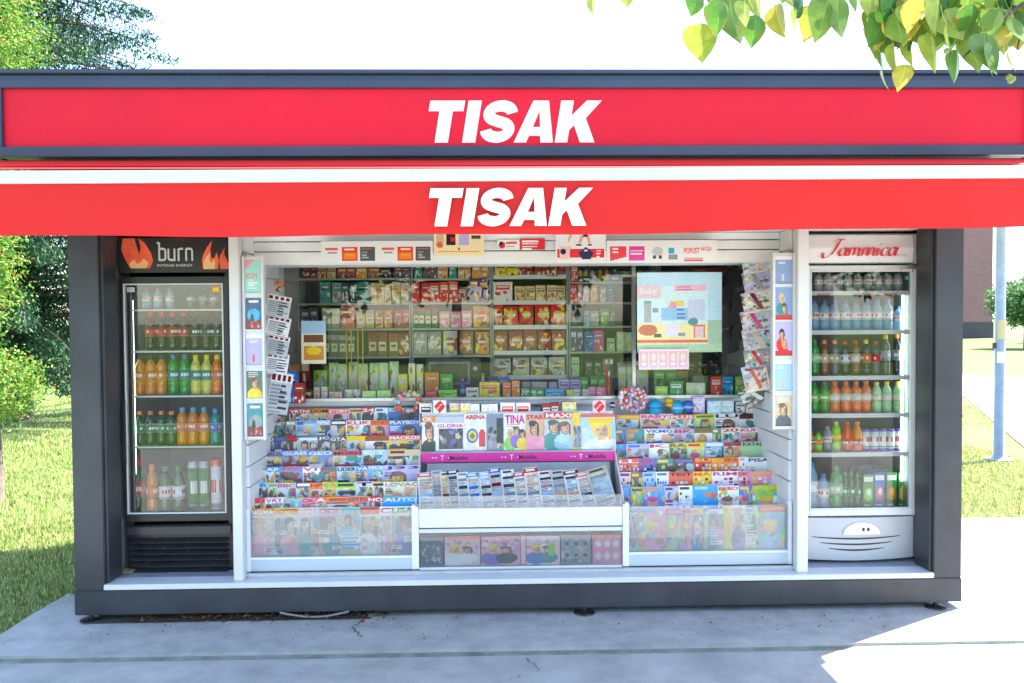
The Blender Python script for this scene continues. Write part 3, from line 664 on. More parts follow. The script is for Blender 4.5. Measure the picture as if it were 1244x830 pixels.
# curved lower front with grille
lz0, lz1 = az(686, YL), az(634, YL)
lf = MB(); xs0, xs1 = wx0 + .003, ax(1112, YL)
pr = []
n = 14
for i in range(n):
    u0, u1 = i / n, (i + 1) / n; X0 = xs0 + (xs1 - xs0) * u0; X1 = xs0 + (xs1 - xs0) * u1
    f = lambda u: YL + .012 - .026 * math.sin(math.pi * u) ** .8 if 0 < u < 1 else YL + .012
    zb = lambda u: lz0 + .01 * (1 - math.sin(math.pi * u))
    y0, y1 = f(u0), f(u1)
    lf.poly([(X0, y0, zb(u0)), (X1, y1, zb(u1)), (X1, y1, lz1), (X0, y0, lz1)]); lf.poly([(X0, y0, lz1), (X1, y1, lz1), (X1, YL + .2, lz1), (X0, YL + .2, lz1)])
    lf.poly([(X0, YL + .2, zb(u0)), (X1, YL + .2, zb(u1)), (X1, y1, zb(u1)), (X0, y0, zb(u0))])
lf.poly([(xs1, YL + .012, zb(1)), (xs1, YL + .3, zb(1)), (xs1, YL + .3, lz1), (xs1, YL + .012, lz1)])
LF = lf.build('lower_front', mat('pale grey plastic', (.48, .49, .5), .35), FW)
def yfr(x):
    u = min(1, max(0, (x - xs0) / (xs1 - xs0))); return YL + .012 - .026 * math.sin(math.pi * u) ** .8
for k, py in enumerate((657, 664, 671)):
    z = az(py, YL); g = MB(); w_ = .0035; half = (.27, .22, .17)[k]; cx = (xs0 + xs1) / 2; m_ = 12
    for i in range(m_):
        a = cx - half + 2 * half * i / m_; b = cx - half + 2 * half * (i + 1) / m_; dz = lambda x: -.012 * (1 - ((x - cx) / half) ** 2); th = lambda x: w_ * (1.3 - ((x - cx) / half) ** 2) + .001
        g.poly([(a, yfr(a) - .0015, z + dz(a) - th(a)), (b, yfr(b) - .0015, z + dz(b) - th(b)), (b, yfr(b) - .0015, z + dz(b) + th(b)), (a, yfr(a) - .0015, z + dz(a) + th(a))])
    g.build('grille_slot', M_blk, LF)
bd = MB(); cx, z = ax(1046, YL), az(654, YL); pts = [(cx + .115 * math.cos(R(a)), z + .075 * math.sin(R(a))) for a in range(0, 181, 12)]
bd.prism(pts, 'y', YL - .026, YL - .012); BD = bd.build('control_cover', M_whd, LF, bevel=.003)
for dx in (-.0, .03): box('rocker_switch', M_blk, BD, cx + dx, cx + dx + .014, YL - .031, YL - .0262, z + .022, z + .042, bevel=.002)

# ---- bottles
BM = {}
def bmat(c, kind):
    k = (c, kind)
    if k not in BM:
        rgb = C(c); g_ = sum(rgb) / 3; rgb = tuple(max(.004, min(.8, g_ + (v - g_) * 1.3)) for v in rgb)
        BM[k] = mat('bottle ' + c, rgb, .12, coat=.6) if kind != 'clear' else mat('bottle clear ' + c, rgb, .1, coat=.6, alpha=.6)
    return BM[k]
PROF = {'bottle': [(.44, 0), (.5, .02), (.5, .28), (.475, .32), (.5, .36), (.5, .66), (.47, .74), (.36, .81), (.22, .88), (.19, .91)],
        'glass bottle': [(.48, 0), (.5, .02), (.5, .56), (.42, .68), (.26, .82), (.2, .93)],
        'can': [(.42, 0), (.5, .03), (.5, .93), (.42, .99), (.4, 1.0)], }
MESHC = {}
def bottle(px, pyb, pyt, wpx, Y, body, label, cap, kind, txt, group, shelfz, where, cat='bottle'):
    x = ax(px, Y, (pyb + pyt) / 2); h = az(pyt, Y) - az(pyb, Y); w = wpx * 1.07 / 1000 * Y
    key = (round(h, 2), round(w, 3), body, label, cap, kind)
    sh = 'can' if kind == 'can' else ('glass bottle' if kind == 'glass' else 'bottle')
    if key not in MESHC:
        pr = [(r * w, z * h) for r, z in PROF[sh]]
        b = MB(); b.lathe(pr, 14); mb_ = b.mesh('bottle', bmat(body, 'clear' if kind == 'clear' else 's'), smooth=True)
        ml_ = mc_ = None
        if label:
            l = MB(); l0, l1 = (.18, .42) if kind == 'glass' else (.36, .62) if kind != 'can' else (.12, .88)
            if kind == 'low': l0, l1 = .12, .4
            l.lathe([(.505 * w, l0 * h), (.505 * w, l1 * h)], 14, c=C(label)); k2 = 'white' if label != 'white' else 'red'
            for q_ in range(14):
                if q_ % 7 in (1, 2, 3, 5):
                    w0, w1 = 2 * math.pi * q_ / 14, 2 * math.pi * (q_ + .8) / 14; za_, zb_ = (l0 * .6 + l1 * .4) * h, (l0 * .3 + l1 * .7) * h
                    l.poly([(.515 * w * math.cos(w0), .515 * w * math.sin(w0), za_), (.515 * w * math.cos(w1), .515 * w * math.sin(w1), za_), (.515 * w * math.cos(w1), .515 * w * math.sin(w1), zb_), (.515 * w * math.cos(w0), .515 * w * math.sin(w0), zb_)], C(k2))
            l.lathe([(.508 * w, (l0 * .93 + l1 * .07) * h), (.508 * w, (l0 * .85 + l1 * .15) * h)], 14, c=C('grey')); ml_ = l.mesh('label', M_print, smooth=True)
        if cap:
            c_ = MB(); c_.lathe([(.24 * w, .9 * h), (.25 * w, .915 * h), (.24 * w, 1.0 * h), (.2 * w, 1.01 * h)], 10); mc_ = c_.mesh('cap', mat('cap ' + cap, cap, .4))
        MESHC[key] = (mb_, ml_, mc_)
    mb_, ml_, mc_ = MESHC[key]
    r = put('bottle' if kind != 'can' else 'drinks_can', mb_, (x, Y + random.uniform(-.004, .006), shelfz), (0, 0, random.uniform(0, 6)), f'{where}', 'bottle' if kind != 'can' else 'can', group)
    if ml_: put('label', ml_, (0, 0, 0), parent=r)
    if mc_: put('cap', mc_, (0, 0, 0), parent=r)
    return r
def shelf_row(fr_name, row_name, Y, pyb, z, items):
    items = sorted(items, key=lambda i: i[0]); n = len(items)
    for i, (px, pyt, w, body, label, cap, kind) in enumerate(items):
        noun = 'can' if kind == 'can' else 'bottle'
        d = body if kind != 'clear' else 'clear'
        s = f"{d} {noun}" + (f" with {cap} cap" if cap else '') + f", {ORD[i]} from left, {row_name} of {fr_name}"
        bottle(px, pyb, pyt, w, Y, body, label, cap, kind, '', f'drinks in the {fr_name}', z, s)
YS = 5.03
# left fridge shelves
gx0_, gx1_ = fx_0 + .047, fx_1 - .047
zz = [shelf(FB, gx0_, gx1_, YS - .07, py, .01) for py in (373, 423, 477, 538)]
zz.append(gB[5] + .006)
def Z2(i): return zz[i] + .0015
bx = lambda i: 387 + (CAM.z - zz[i]) / (YS) * 1000 + 0   # px of the shelf top at row depth (for heights)
def row(fn, rn, i, zlist, items): 
    z = zlist[i] + .0015; pyb = 387 + (CAM.z - z) / YS * 1000
    shelf_row(fn, rn, YS, pyb, z, [(a, pyb - hgt, w, b, l, c, k) for a, hgt, w, b, l, c, k in items])
LFN = 'black fridge'
row(LFN, 'top shelf', 0, zz, [(x, 25, 10, 'pale blue', 'white', 'red', 'clear') for x in (178, 192, 206)] + [(x, 24, 10, 'dark grey', 'grey', 'black', 's') for x in (232, 246, 259)])
row(LFN, 'second shelf', 1, zz, [(x, 45, 12.5, 'black', 'red', 'red', 's') for x in (183, 196.5, 210, 223.5)] + [(x, 44, 12.5, 'black', 'dark grey', 'black', 's') for x in (237, 250.5, 263.5)])
row(LFN, 'third shelf', 2, zz, [(x, 47, 12.5, 'amber', 'orange', 'navy', 's') for x in (170.5, 183.5, 196.5)] + [(x, 48, 12.5, 'green', 'teal', 'blue', 's') for x in (211, 224.5)] + [(238, 47, 12, 'c8c878', 'teal', 'yellow', 's'), (251, 47, 12, 'c8c878', 'teal', 'yellow', 's'), (264, 47, 12, 'orange', 'coral', 'yellow', 's')])
row(LFN, 'fourth shelf', 3, zz, [(x, 40, 12, 'dark green', 'green', 'orange', 's') for x in (170, 183, 196, 209)] + [(x, 44, 12.5, 'amber', 'orange', 'cyan', 's') for x in (222, 235, 248)] + [(262, 42, 12, 'teal', 'blue', 'cyan', 's')])
row(LFN, 'bottom shelf', 4, zz, [(168, 68, 15, 'dark green', 'coral', 'red', 's'), (185, 62, 13, 'amber', 'orange', 'orange', 's'), (201, 60, 14, 'dark green', 'white', 'green', 's'), (217, 60, 14, 'dark green', 'white', 'green', 's'), (235, 66, 11.5, 'silver', 'green', None, 'can'), (248, 66, 11.5, 'silver', 'green', None, 'can'), (263, 68, 12, 'coral', 'white', None, 'can')])
# right fridge
rx0, rx1 = wx0 + .047, ax(1098, YS)
zw = [shelf(FW, rx0, rx1, YS - .07, py, .014, .022) for py in (357, 405, 461, 507, 555)]
zw.append(gW[5] + .006)
RFN = 'white fridge'
for i_, py in enumerate((357,)):
    for px in (1000, 1054, 1082):
        text_solid('strip_print', 'Jamnica', ax(px - 8, 4.95, 360), ax(px + 8, 4.95, 360), az(362.5, 4.95), az(358.5, 4.95), YS - .0775, M_script, FW, shear=.3, bold=.02)
row(RFN, 'top shelf', 0, zw, [(x, 24, 10.5, 'pale grey', 'white', 'dark grey', 'clear') for x in (994, 1006, 1018, 1030, 1042, 1054, 1066, 1078, 1090)])
row(RFN, 'second shelf', 1, zw, [(x, 37, 12, 'pale blue', 'white', 'blue', 'clear') for x in (989, 1001.5, 1014, 1027, 1039.5, 1052, 1065, 1078)] + [(1091, 29, 10, 'pale blue', 'white', 'blue', 'clear')])
row(RFN, 'third shelf', 2, zw, [(989, 44, 12, 'green', 'pale green', 'green', 's'), (1001.5, 43, 11.5, 'brown', 'beige', 'orange', 's'), (1014, 43, 11.5, 'dark grey', 'beige', 'orange', 's'), (1026.5, 42, 11.5, 'black', 'white', 'red', 's'), (1039, 43, 11.5, 'brown', 'cream', 'red', 's'), (1051.5, 43, 11.5, 'black', 'orange', 'yellow', 's'), (1063.5, 42, 11.5, 'dark grey', 'red', 'red', 's'), (1075, 49, 11.5, 'dark grey', 'silver', 'yellow', 's'), (1089.5, 50, 12, 'black', 'grey', 'orange', 's')])
row(RFN, 'fourth shelf', 3, zw, [(x, 38, 12, 'green', 'lime green', 'green', 's') for x in (989, 1001.5)] + [(x, 38, 12, 'orange', 'cream', 'orange', 's') for x in (1014, 1027, 1039.5, 1052)] + [(x, 37, 11, 'pale green', 'cream', 'yellow', 's') for x in (1065, 1077.5, 1090)])
row(RFN, 'fifth shelf', 4, zw, [(984.5, 24, 10, 'orange', 'green', 'orange', 's'), (994, 24, 10, 'lime green', 'orange', 'green', 's'), (1005, 30, 10, 'grey', 'white', 'grey', 's'), (1016, 36, 11, 'lime green', 'yellow', 'yellow', 's'), (1028.5, 36, 12, 'red', 'coral', 'red', 'glass'), (1041, 36, 12, 'orange', 'coral', 'orange', 'glass')] + [(x, 27, 9.5, 'violet', 'white', None, 'can') for x in (1051.5, 1061.5, 1071.5, 1081.5, 1091.5)])
row(RFN, 'bottom shelf', 5, zw, [(986, 60, 14, 'pale blue', 'white', 'blue', 'clear'), (1000, 46, 13, 'pale blue', 'white', 'blue', 'clear'), (1015, 56, 15, 'green', 'pale green', 'green', 's')] + [(x, 48 - i, 8, 'dark green', 'green', 'green', 's') for i, x in enumerate((1027, 1034, 1041))])
for i, (px, c1, c2, c3) in enumerate(((1053, 'green', 'lime green', 'white'), (1066.5, 'blue', 'coral', 'white'), (1081, 'green', 'orange', 'yellow'), (1095.5, 'green', 'yellow', 'lime green'))):
    for d in range(3):
        w = .064; h = .235 - (.0 if i else .01)
        a = Art(14, 30, c1); a.rect(.1, .06, .9, .2, 'white' if i != 1 else c3); a.ell(.5, .55, .38, .2, c2); a.ell(.55, .5, .16, .09, c3); a.rect(.1, .82, .7, .88, 'white')
        o = put('juice_carton', art_mesh('juice_carton', a, w, h, .064, side=C(c1)), (ax(px, YS + .02, 590), YS + .03 + d * .1 + .03, zw[5] + .0015), (0, 0, 0),
            f"{c1} juice carton with {c2} fruit, {['front', 'middle', 'back'][d]} of the {ORD[i]} carton column in white fridge", 'carton', 'juice cartons in the white fridge')
# ================================================================== DISPLAY FURNITURE
def Z(py, Y): return az(py, Y)
ROWT = [494, 509, 528, 545.5, 564.5, 583.5, 602]
NR = 7
def rowY(k): return 5.50 - .093 * k
def light(c): return c
# ---- side racks
def rack(label, pxs_top, pxs_bot, name='magazine_rack'):
    (a0, a1), (b0, b1) = pxs_top, pxs_bot
    X0 = ax(b0, 4.84, 640); X1 = ax(b1, 4.84, 640)
    t = empty(name, ((X0 + X1) / 2, 4.84, ZS), label, 'rack')
    box('front_panel', M_whd, t, X0, X1, 4.836, 4.85, ZS + .024, Z(673, 4.84), bevel=.002)
    box('kick_strip', mat('pale blue trim', (.5, .56, .62), .4), t, X0 + .004, X1 - .004, 4.83, 4.8355, ZS + .024, ZS + .09)
    for x in (X0, X1 - .022): box('upright', M_whd, t, x, x + .022, 4.80 + .022, 4.87, ZS + .024, Z(612, 4.84), bevel=.002)
    for k in range(NR):
        Y = rowY(k); zt = Z(ROWT[k], Y); zb = zt - .2
        box('tier', M_whd, t, ax(b0, 4.84, 640) + .01, X1 - .01, Y - .004, Y + .09, zb - .014, zb - .002)
    box('bottom_shelf', M_whd, t, X0 + .023, X1 - .023, 4.851, 4.95, Z(673, 4.84) - .012, Z(673, 4.84))
    box('acrylic_front', M_acr, t, X0 + .023, X1 - .023, 4.838, 4.842, Z(673, 4.84), Z(617, 4.84))
    for x in (X0 + .002, X1 - .008):
        sp = MB(); sp.prism([(4.88, ZS + .03), (4.88, Z(615, 4.88)), (5.56, Z(497, 5.56)), (5.56, ZS + .03)], 'x', x, x + .006); sp.build('side_panel', M_whd, t)
    return t
rack('stepped white rack of news magazines in the left half of the window', (345, 513), (300, 505))
rack('stepped white rack of puzzle and children magazines in the right half of the window', (750, 925), (759, 961))

def words_mast(mt, tx): return f'{mt} lettering' if tx else f'{mt} band'
def cover(base, mast, tx, mc, art, r, w, h):
    """mast = band colour or '-', mc = lettering colour"""
    a = Art(w, h, base); big = h > 30
    if art == 'face': a.person(r.uniform(.4, .65), .13 if not tx else .2, .5, r)
    if art == 'duo': a.rect(0, .12, 1, 1, r.choice(['teal', 'pale blue', 'beige', 'pale grey'])); a.person(.34, .14, .36, r); a.person(.7, .18, .36, r)
    if art == 'photo':
        cs = [r.choice(['brown', 'beige', 'grey', 'dark grey', 'navy', 'skin', 'pale blue', 'dark red', 'teal']) for _ in range(4)]
        a.speck(.05, .17, .95, .95, cs, 26, r, .3)
    if art == 'car': a.rect(0, .2, 1, .42, r.choice(['pale grey', 'pale blue', 'beige'])); a.ell(.5, .3, .42, .07, mc); a.rect(.1, .29, .92, .36, mc); a.ell(.25, .37, .09, .035, 'black'); a.ell(.75, .37, .09, .035, 'black'); a.rect(.3, .24, .7, .28, 'dark grey')
    if art == 'kids': a.speck(0, .1, 1, 1, ['yellow', 'pink', 'cyan', 'lime green', 'orange', 'white', base], 22, r, .22); a.ell(.4, .5, .22, .15, 'skin'); a.ell(.4, .4, .24, .08, r.choice(['yellow', 'brown', 'magenta']))
    if art == 'grid': 
        for i in range(5):
            for j in range(7):
                if (i * 3 + j * 5 + r.randint(0, 3)) % 3: a.rect(.08 + i * .17, .2 + j * .105, .08 + i * .17 + .13, .2 + j * .105 + .07, r.choice(['white', 'black', 'pale grey', base, mc]))
    if art == 'pics':
        a.blobs(.02, .2, .98, .98, ['skin', 'pale blue', 'beige', 'brown', 'grey', 'teal', 'dark grey', 'pale grey'], 30, r, .3)
        a.person(r.uniform(.3, .7), .22, .42, r)
        for q in range(4):
            x = r.choice((.03, .55)); y = .3 + q * .17; a.rect(x, y, x + .4, y + .1, r.choice(['white', 'yellow', 'coral', 'cream', base])); a.lines(x + .03, y + .02, x + .36, y + .09, r.choice(['dark grey', 'red', 'navy']), r, .045)
        a.finish(r, .17, .3)
    if art == 'fish': a.speck(0, 0, 1, 1, ['pale blue', 'cyan'], 12, r, .06); a.ell(.6, .3, .2, .07, 'orange'); a.ell(.75, .32, .1, .1, 'coral')
    if art in ('face', 'duo', 'photo', 'car', 'kids'): a.finish(r, 0, .35)
    if mast != '-': a.rect(0, 0, 1, .17 if big else .3, mast)
    if tx: pass
    else:
        a.rect(.08, .04, r.uniform(.5, .92), .11, mc)
    if art in ('face', 'duo', 'photo', 'car'):
        s_ = r.choice((0, 1)); a.lines(.04 if s_ else .6, .2, .38 if s_ else .96, .36, r.choice(['white', mc, 'yellow', 'black']), r, .035)
        a.rect(.05, .42, .55, .47, r.choice([mc, 'red', 'yellow', 'white'])); a.lines(.05, .5, .9, .9, r.choice(['white', 'black', mc]), r, .07)
    return a
def mags(rows, rack_name, X_off, sc, oy, side):
    r = random.Random(5 + len(rack_name))
    for k, row in enumerate(rows):
        ent = [e.strip() for e in row.split(';') if e.strip()]
        bottom = k == 7
        for i, e in enumerate(ent):
            p = [q.strip() for q in e.split(',')]; a0, a1 = float(p[0]) * sc + X_off, float(p[1]) * sc + X_off
            base, mast, mc, tx, art = p[2:7]
            if bottom: Y = 4.875; H = Z(617, 4.87) - Z(673, 4.84) + .012; zb = Z(673, 4.84) + .0015; py = 645; tilt = 2
            else: Y = rowY(k); H = .2; zb = Z(ROWT[k], Y) - H + r.uniform(-.004, .003); py = ROWT[k] + 9; tilt = 3
            x0, x1 = ax(a0, Y, py), ax(a1, Y, py); W = (x1 - x0) * (1.12 if i < len(ent) - 1 else 1.0)
            cw = int(max(18, min(46, W / .0026))); 
            if tx: pass
            art_ = cover(base, mast, tx, mc, art, r, cw, 50 if not bottom else 44)
            me = art_mesh('magazine', art_, W, H, .004, .004)
            d = {'face': ', portrait', 'duo': ', two people', 'photo': ', photos', 'car': ', car', 'kids': ', cartoon', 'grid': ', puzzle grid', 'pics': ', small pictures', 'fish': ', orange fish', '-': ''}[art]
            rn = ['top', 'second', 'third', 'fourth', 'fifth', 'sixth', 'seventh', 'bottom'][k]
            mg = put('magazine', me, (x0 + W / 2, Y - .004 * 0 + i * .0008, zb), (-R(tilt), 0, R(2.6)),
                f"{base} cover, {words_mast(mc, tx)}{d}, {ORD[i]} in {rn} row of {rack_name} rack", 'magazine', f'magazines on the {rack_name} rack')
            if tx: title(mg, tx, W, H * .865, H * .975, -.0075, mc, -.46, .46 - .1 * (i < len(ent) - 1))
LR = ["155,222,dark grey,-,white,,face;222,312,white,red,white,VRTNI,photo;312,392,white,orange,black,DOM,photo;392,482,pink,coral,white,STORY,face;482,537,pale green,-,red,,photo;537,597,white,red,white,24,photo;597,655,white,-,blue,,photo;655,800,blue,-,white,EXTRA,photo",
 "118,206,black,-,white,PLANET,photo;206,250,grey,-,white,,photo;250,340,pale blue,-,blue,F,face;340,402,pale blue,-,white,W,photo;402,470,pale grey,navy,white,,face;470,577,white,-,red,KLIK,photo;577,657,pink,orange,red,STORY,face;657,800,blue,-,white,PLAYBOY,face",
 "95,155,black,-,white,CKO,photo;155,212,navy,-,blue,,photo;212,255,black,dark red,red,,photo;255,345,teal,-,white,,duo;345,400,navy,-,white,JC,photo;400,472,dark grey,-,white,GTA,photo;472,555,pale blue,yellow,yellow,CEN,photo;555,655,white,red,green,ACROSS,face;655,800,yellow,coral,white,MACKOS,photo",
 "80,190,5a8cd0,-,dark red,DARUS,photo;190,303,5a86d0,-,white,GLASS,photo;303,412,4c80cc,-,white,GEO,photo;412,540,pale blue,coral,navy,MORH,photo;540,652,pale blue,-,white,CT,photo;652,795,beige,-,dark red,,pics",
 "70,117,pale blue,white,black,VIP,photo;117,177,white,cyan,white,AP,photo;177,280,5a8cd0,-,coral,TKC,photo;280,358,white,-,red,VT,photo;358,430,pale green,teal,red,PC,duo;430,515,pale blue,-,black,LIDER,photo;515,567,blue,-,white,VA,photo;567,632,4aa8e0,-,white,MOJ,photo;632,795,lilac,-,purple,J33,face",
 "60,127,pale blue,-,blue,TR,photo;127,167,pale green,-,grey,,photo;167,250,pale grey,-,magenta,BBC,photo;250,312,pale blue,dark grey,white,,photo;312,367,coral,orange,red,HP,car;367,425,lime green,-,orange,G,car;425,512,yellow,lime green,black,,car;512,585,pale grey,-,black,T,photo;585,635,yellow,-,black,,duo;635,792,cream,-,grey,LOVAC,photo",
 "52,115,yellow,coral,red,SD,photo;115,195,white,-,magenta,VRT,photo;195,277,5aa8d0,-,yellow,TV,photo;277,335,coral,pink,red,OK,photo;335,385,grey,coral,white,A,photo;385,478,dark grey,orange,red,,car;478,565,coral,-,dark red,LOTTO,photo;565,632,white,red,white,NO,photo;632,785,28a0e0,-,white,AUTO,-",
 "42,157,pale grey,orange,white,INOVA,pics;157,265,pale grey,yellow,red,HOTTER,pics;265,350,pale pink,-,beige,LEDA,pics;350,448,pink,pale grey,coral,CMOK,pics;448,532,cream,pale green,cyan,TREND,duo;532,618,cream,coral,red,COOL,pics;618,668,white,-,red,C,pics;668,770,cream,-,green,LISA,pics"]
mags(LR, 'left', 290, .2771, 480, 0)
RR = ["30,130,pale grey,orange,yellow,,photo;130,255,pale pink,-,magenta,BABY,photo;255,358,white,coral,white,PLUS,photo;358,443,pale green,yellow,green,,face;443,548,white,-,navy,LU,face;548,682,white,black,dark red,MAMA,photo",
 "28,68,blue,-,yellow,,photo;68,148,teal,-,orange,,photo;148,272,white,-,blue,VKMG,photo;272,357,lilac,-,red,BK,photo;357,435,white,green,red,ZO,face;435,472,green,-,cream,,photo;472,548,white,-,red,20,photo;548,692,pale pink,white,magenta,KUHAR,photo",
 "25,72,blue,-,cyan,,photo;72,167,lilac,-,blue,,photo;167,252,white,-,magenta,K,face;252,327,lime green,-,red,RA,photo;327,402,pale green,yellow,red,,kids;402,482,7ab8e8,-,white,,photo;482,557,dark grey,-,red,M,duo;557,696,pale green,-,dark grey,KATALOG,-",
 "40,78,coral,-,white,L,grid;78,127,coral,-,white,L,grid;127,197,violet,-,red,,grid;197,272,black,teal,yellow,,kids;272,358,black,-,violet,,photo;358,430,red,-,yellow,SU,grid;430,482,orange,-,yellow,SU,grid;482,547,orange,-,red,SKA,grid;547,582,white,-,pink,,grid;582,722,white,-,purple,PISANI,grid",
 "44,92,pale pink,-,purple,,grid;92,142,brown,-,yellow,,photo;142,197,pale blue,-,blue,,grid;197,252,white,-,blue,,grid;252,352,coral,-,dark red,TEST,grid;352,432,yellow,-,coral,MA,grid;432,542,white,-,magenta,RIM,grid;542,592,pink,-,red,SK,grid;592,727,pink,-,yellow,ADRIA,grid",
 "52,92,blue,-,cyan,,kids;92,142,lime green,-,brown,,kids;142,232,4a90d8,-,orange,,kids;232,292,lilac,-,purple,,photo;292,352,white,-,black,,grid;352,457,28a0e0,-,pale blue,,fish;457,547,white,-,red,BEBO,kids;547,602,blue,-,yellow,,kids;602,745,lime green,-,yellow,OM,kids",
 "0,1,white,-,red,,-",
 "80,120,pale blue,-,grey,,photo;120,240,pink,-,cyan,,kids;240,302,pale green,magenta,pink,,kids;302,347,pink,-,magenta,,kids;347,397,blue,yellow,pink,,kids;397,417,pale green,-,blue,,kids;417,482,white,-,pink,,duo;482,512,yellow,-,orange,,-;512,572,cream,-,pink,,face;572,628,pale green,-,grey,,photo;628,755,4ab0e0,red,orange,TOTO,kids"]
ROWT = [505.5, 523, 540.5, 559, 576, 593.5, 593.5]
_r = RR.pop(6)
def mags_right():
    rows = RR[:6]; mags(rows, 'right', 740, .2892, 470, 1)
    # bottom row
    r = random.Random(9); ent = RR[6].split(';')
    for i, e in enumerate(ent):
        p = e.split(','); a0, a1 = float(p[0]) * .2892 + 740, float(p[1]) * .2892 + 740; Y = 4.875; H = Z(613, 4.87) - Z(667, 4.84)
        x0, x1 = ax(a0, Y, 640), ax(a1, Y, 640); W = (x1 - x0) * (1.1 if i < len(ent) - 1 else 1)
        me = art_mesh('magazine', cover(p[2], p[3], '', p[4], p[6], r, max(20, int(W / .003)), 44), W, H - r.choice([0, .01, .02]) * (i < 10), .005, .003)
        put('magazine', me, (x0 + W / 2, Y + i * .0008, Z(673, 4.84) + .0015), (-R(2), 0, R(2.6)),
            f"{p[2]} book with {p[4]} print, {ORD[i]} in bottom row of right rack".replace('28a0e0', 'sky blue'), 'book', 'children books in the bottom of the right rack')
mags_right()
HEXN = {'5a8cd0': 'mid blue', '5a86d0': 'mid blue', '4c80cc': 'mid blue', '4aa8e0': 'sky blue', '5aa8d0': 'sky blue', '28a0e0': 'bright blue', '7ab8e8': 'light blue', '4a90d8': 'mid blue', '4ab0e0': 'sky blue', '9ad8d0': 'mint', '1a5080': 'dark blue', '4a6a50': 'dark green', '4f5a70': 'slate', 'c8c878': 'pale yellow'}

# ---- centre counter stand
X0c, X1c = ax(509, 4.84, 640), ax(756, 4.84, 640)
CS = empty('newspaper_stand', ((X0c + X1c) / 2, 4.84, ZS), 'white centre stand with magenta strip, newspaper tray and glazed lower cell', 'stand')
for x0, x1 in ((ax(503.5, 4.83, 650), X0c - .001), (X1c + .001, ax(762, 4.83, 650))):
    box('divider', M_whd, CS, x0, x1, 4.825, 4.9, ZS + .024, Z(614, 4.84), bevel=.002)
box('tray_front', M_whd, CS, X0c, X1c, 4.836, 4.85, Z(640, 4.84), Z(617, 4.84), bevel=.003)
box('cell_rim', M_wht, CS, X0c, X1c, 4.832, 4.855, Z(646, 4.84), Z(641.5, 4.84), bevel=.002)
box('tray_acrylic', M_acr, CS, X0c, X1c, 4.838, 4.842, Z(617, 4.84), Z(602, 4.84))
box('cell_floor', M_whd, CS, X0c, X1c, 4.835, 5.2, Z(694, 4.84), Z(688, 4.84), bevel=.002)
box('plinth', M_whd, CS, X0c, X1c, 4.85, 4.87, ZS + .024, Z(694, 4.84) - .001)
box('cell_glass', M_acr2, CS, X0c, X1c, 4.838, 4.842, Z(688, 4.84), Z(646, 4.84))
box('tray_floor', M_whd, CS, X0c + .01, X1c - .01, 4.851, 5.2, Z(619, 4.95) - .014, Z(619, 4.95))
tb = MB(); tb.prism([(5.10, Z(619, 4.95) + .001), (5.235, Z(562, 5.24)), (5.235, Z(619, 4.95) + .001)], 'x', X0c + .02, X1c - .02); tb.build('tray_back', M_gry, CS)
Yp = 5.24; px0, px1 = ax(511, Yp, 554), ax(748, Yp, 554)
st = box('magenta_strip', mat('magenta strip', (.75, .03, .33), .4), CS, px0, px1, Yp - .012, Yp, Z(560.5, Yp), Z(549.5, Yp), bevel=.002)
for xx in (548, 632, 716):
    text_solid('lettering', 'T', ax(xx - 12.5, Yp, 554), ax(xx - 8.5, Yp, 554), Z(558, Yp), Z(552, Yp), Yp - .0135, M_let, st, bold=.03)
    text_solid('lettering', 'Mobile', ax(xx - 2, Yp, 554), ax(xx + 20, Yp, 554), Z(557.5, Yp), Z(552.5, Yp), Yp - .0135, mat('dark print', (.12, .03, .08), .5), st, bold=.02)
    for d in (-23, -19, -3.5): box('logo_dash', M_let, st, ax(xx + d, Yp, 554), ax(xx + d + 2, Yp, 554), Yp - .0135, Yp - .0121, Z(555.6, Yp), Z(554.4, Yp))
box('cover_ledge', M_whd, CS, px0, px1, Yp + .001, Yp + .12, Z(549, Yp) - .012, Z(549, Yp) - .002)
bw = MB(); bw.box(px0, px1, 5.36, 5.38, Z(640, 4.84), Z(500, 5.38)); bw.build('back_panel', M_whd, CS)
ctop = Z(488, 5.5)
box('counter_top', M_wht, None, ax(345, 5.62, 490), ax(922, 5.62, 490), 5.585, 5.95, ctop - .03, ctop, bevel=.003)
o = bpy.data.objects['counter_top']; tag(o, 'long pale counter top behind the magazine racks', 'counter')
for x in (ax(345, 5.62, 490), ax(630, 5.62, 490), ax(922, 5.62, 490) - .02): pass
cbx = MB(); cbx.box(ax(348, 5.62, 490), ax(920, 5.62, 490), 5.66, 5.68, ZS, ctop - .031); q_ = cbx.build('counter_front', M_whd, o)
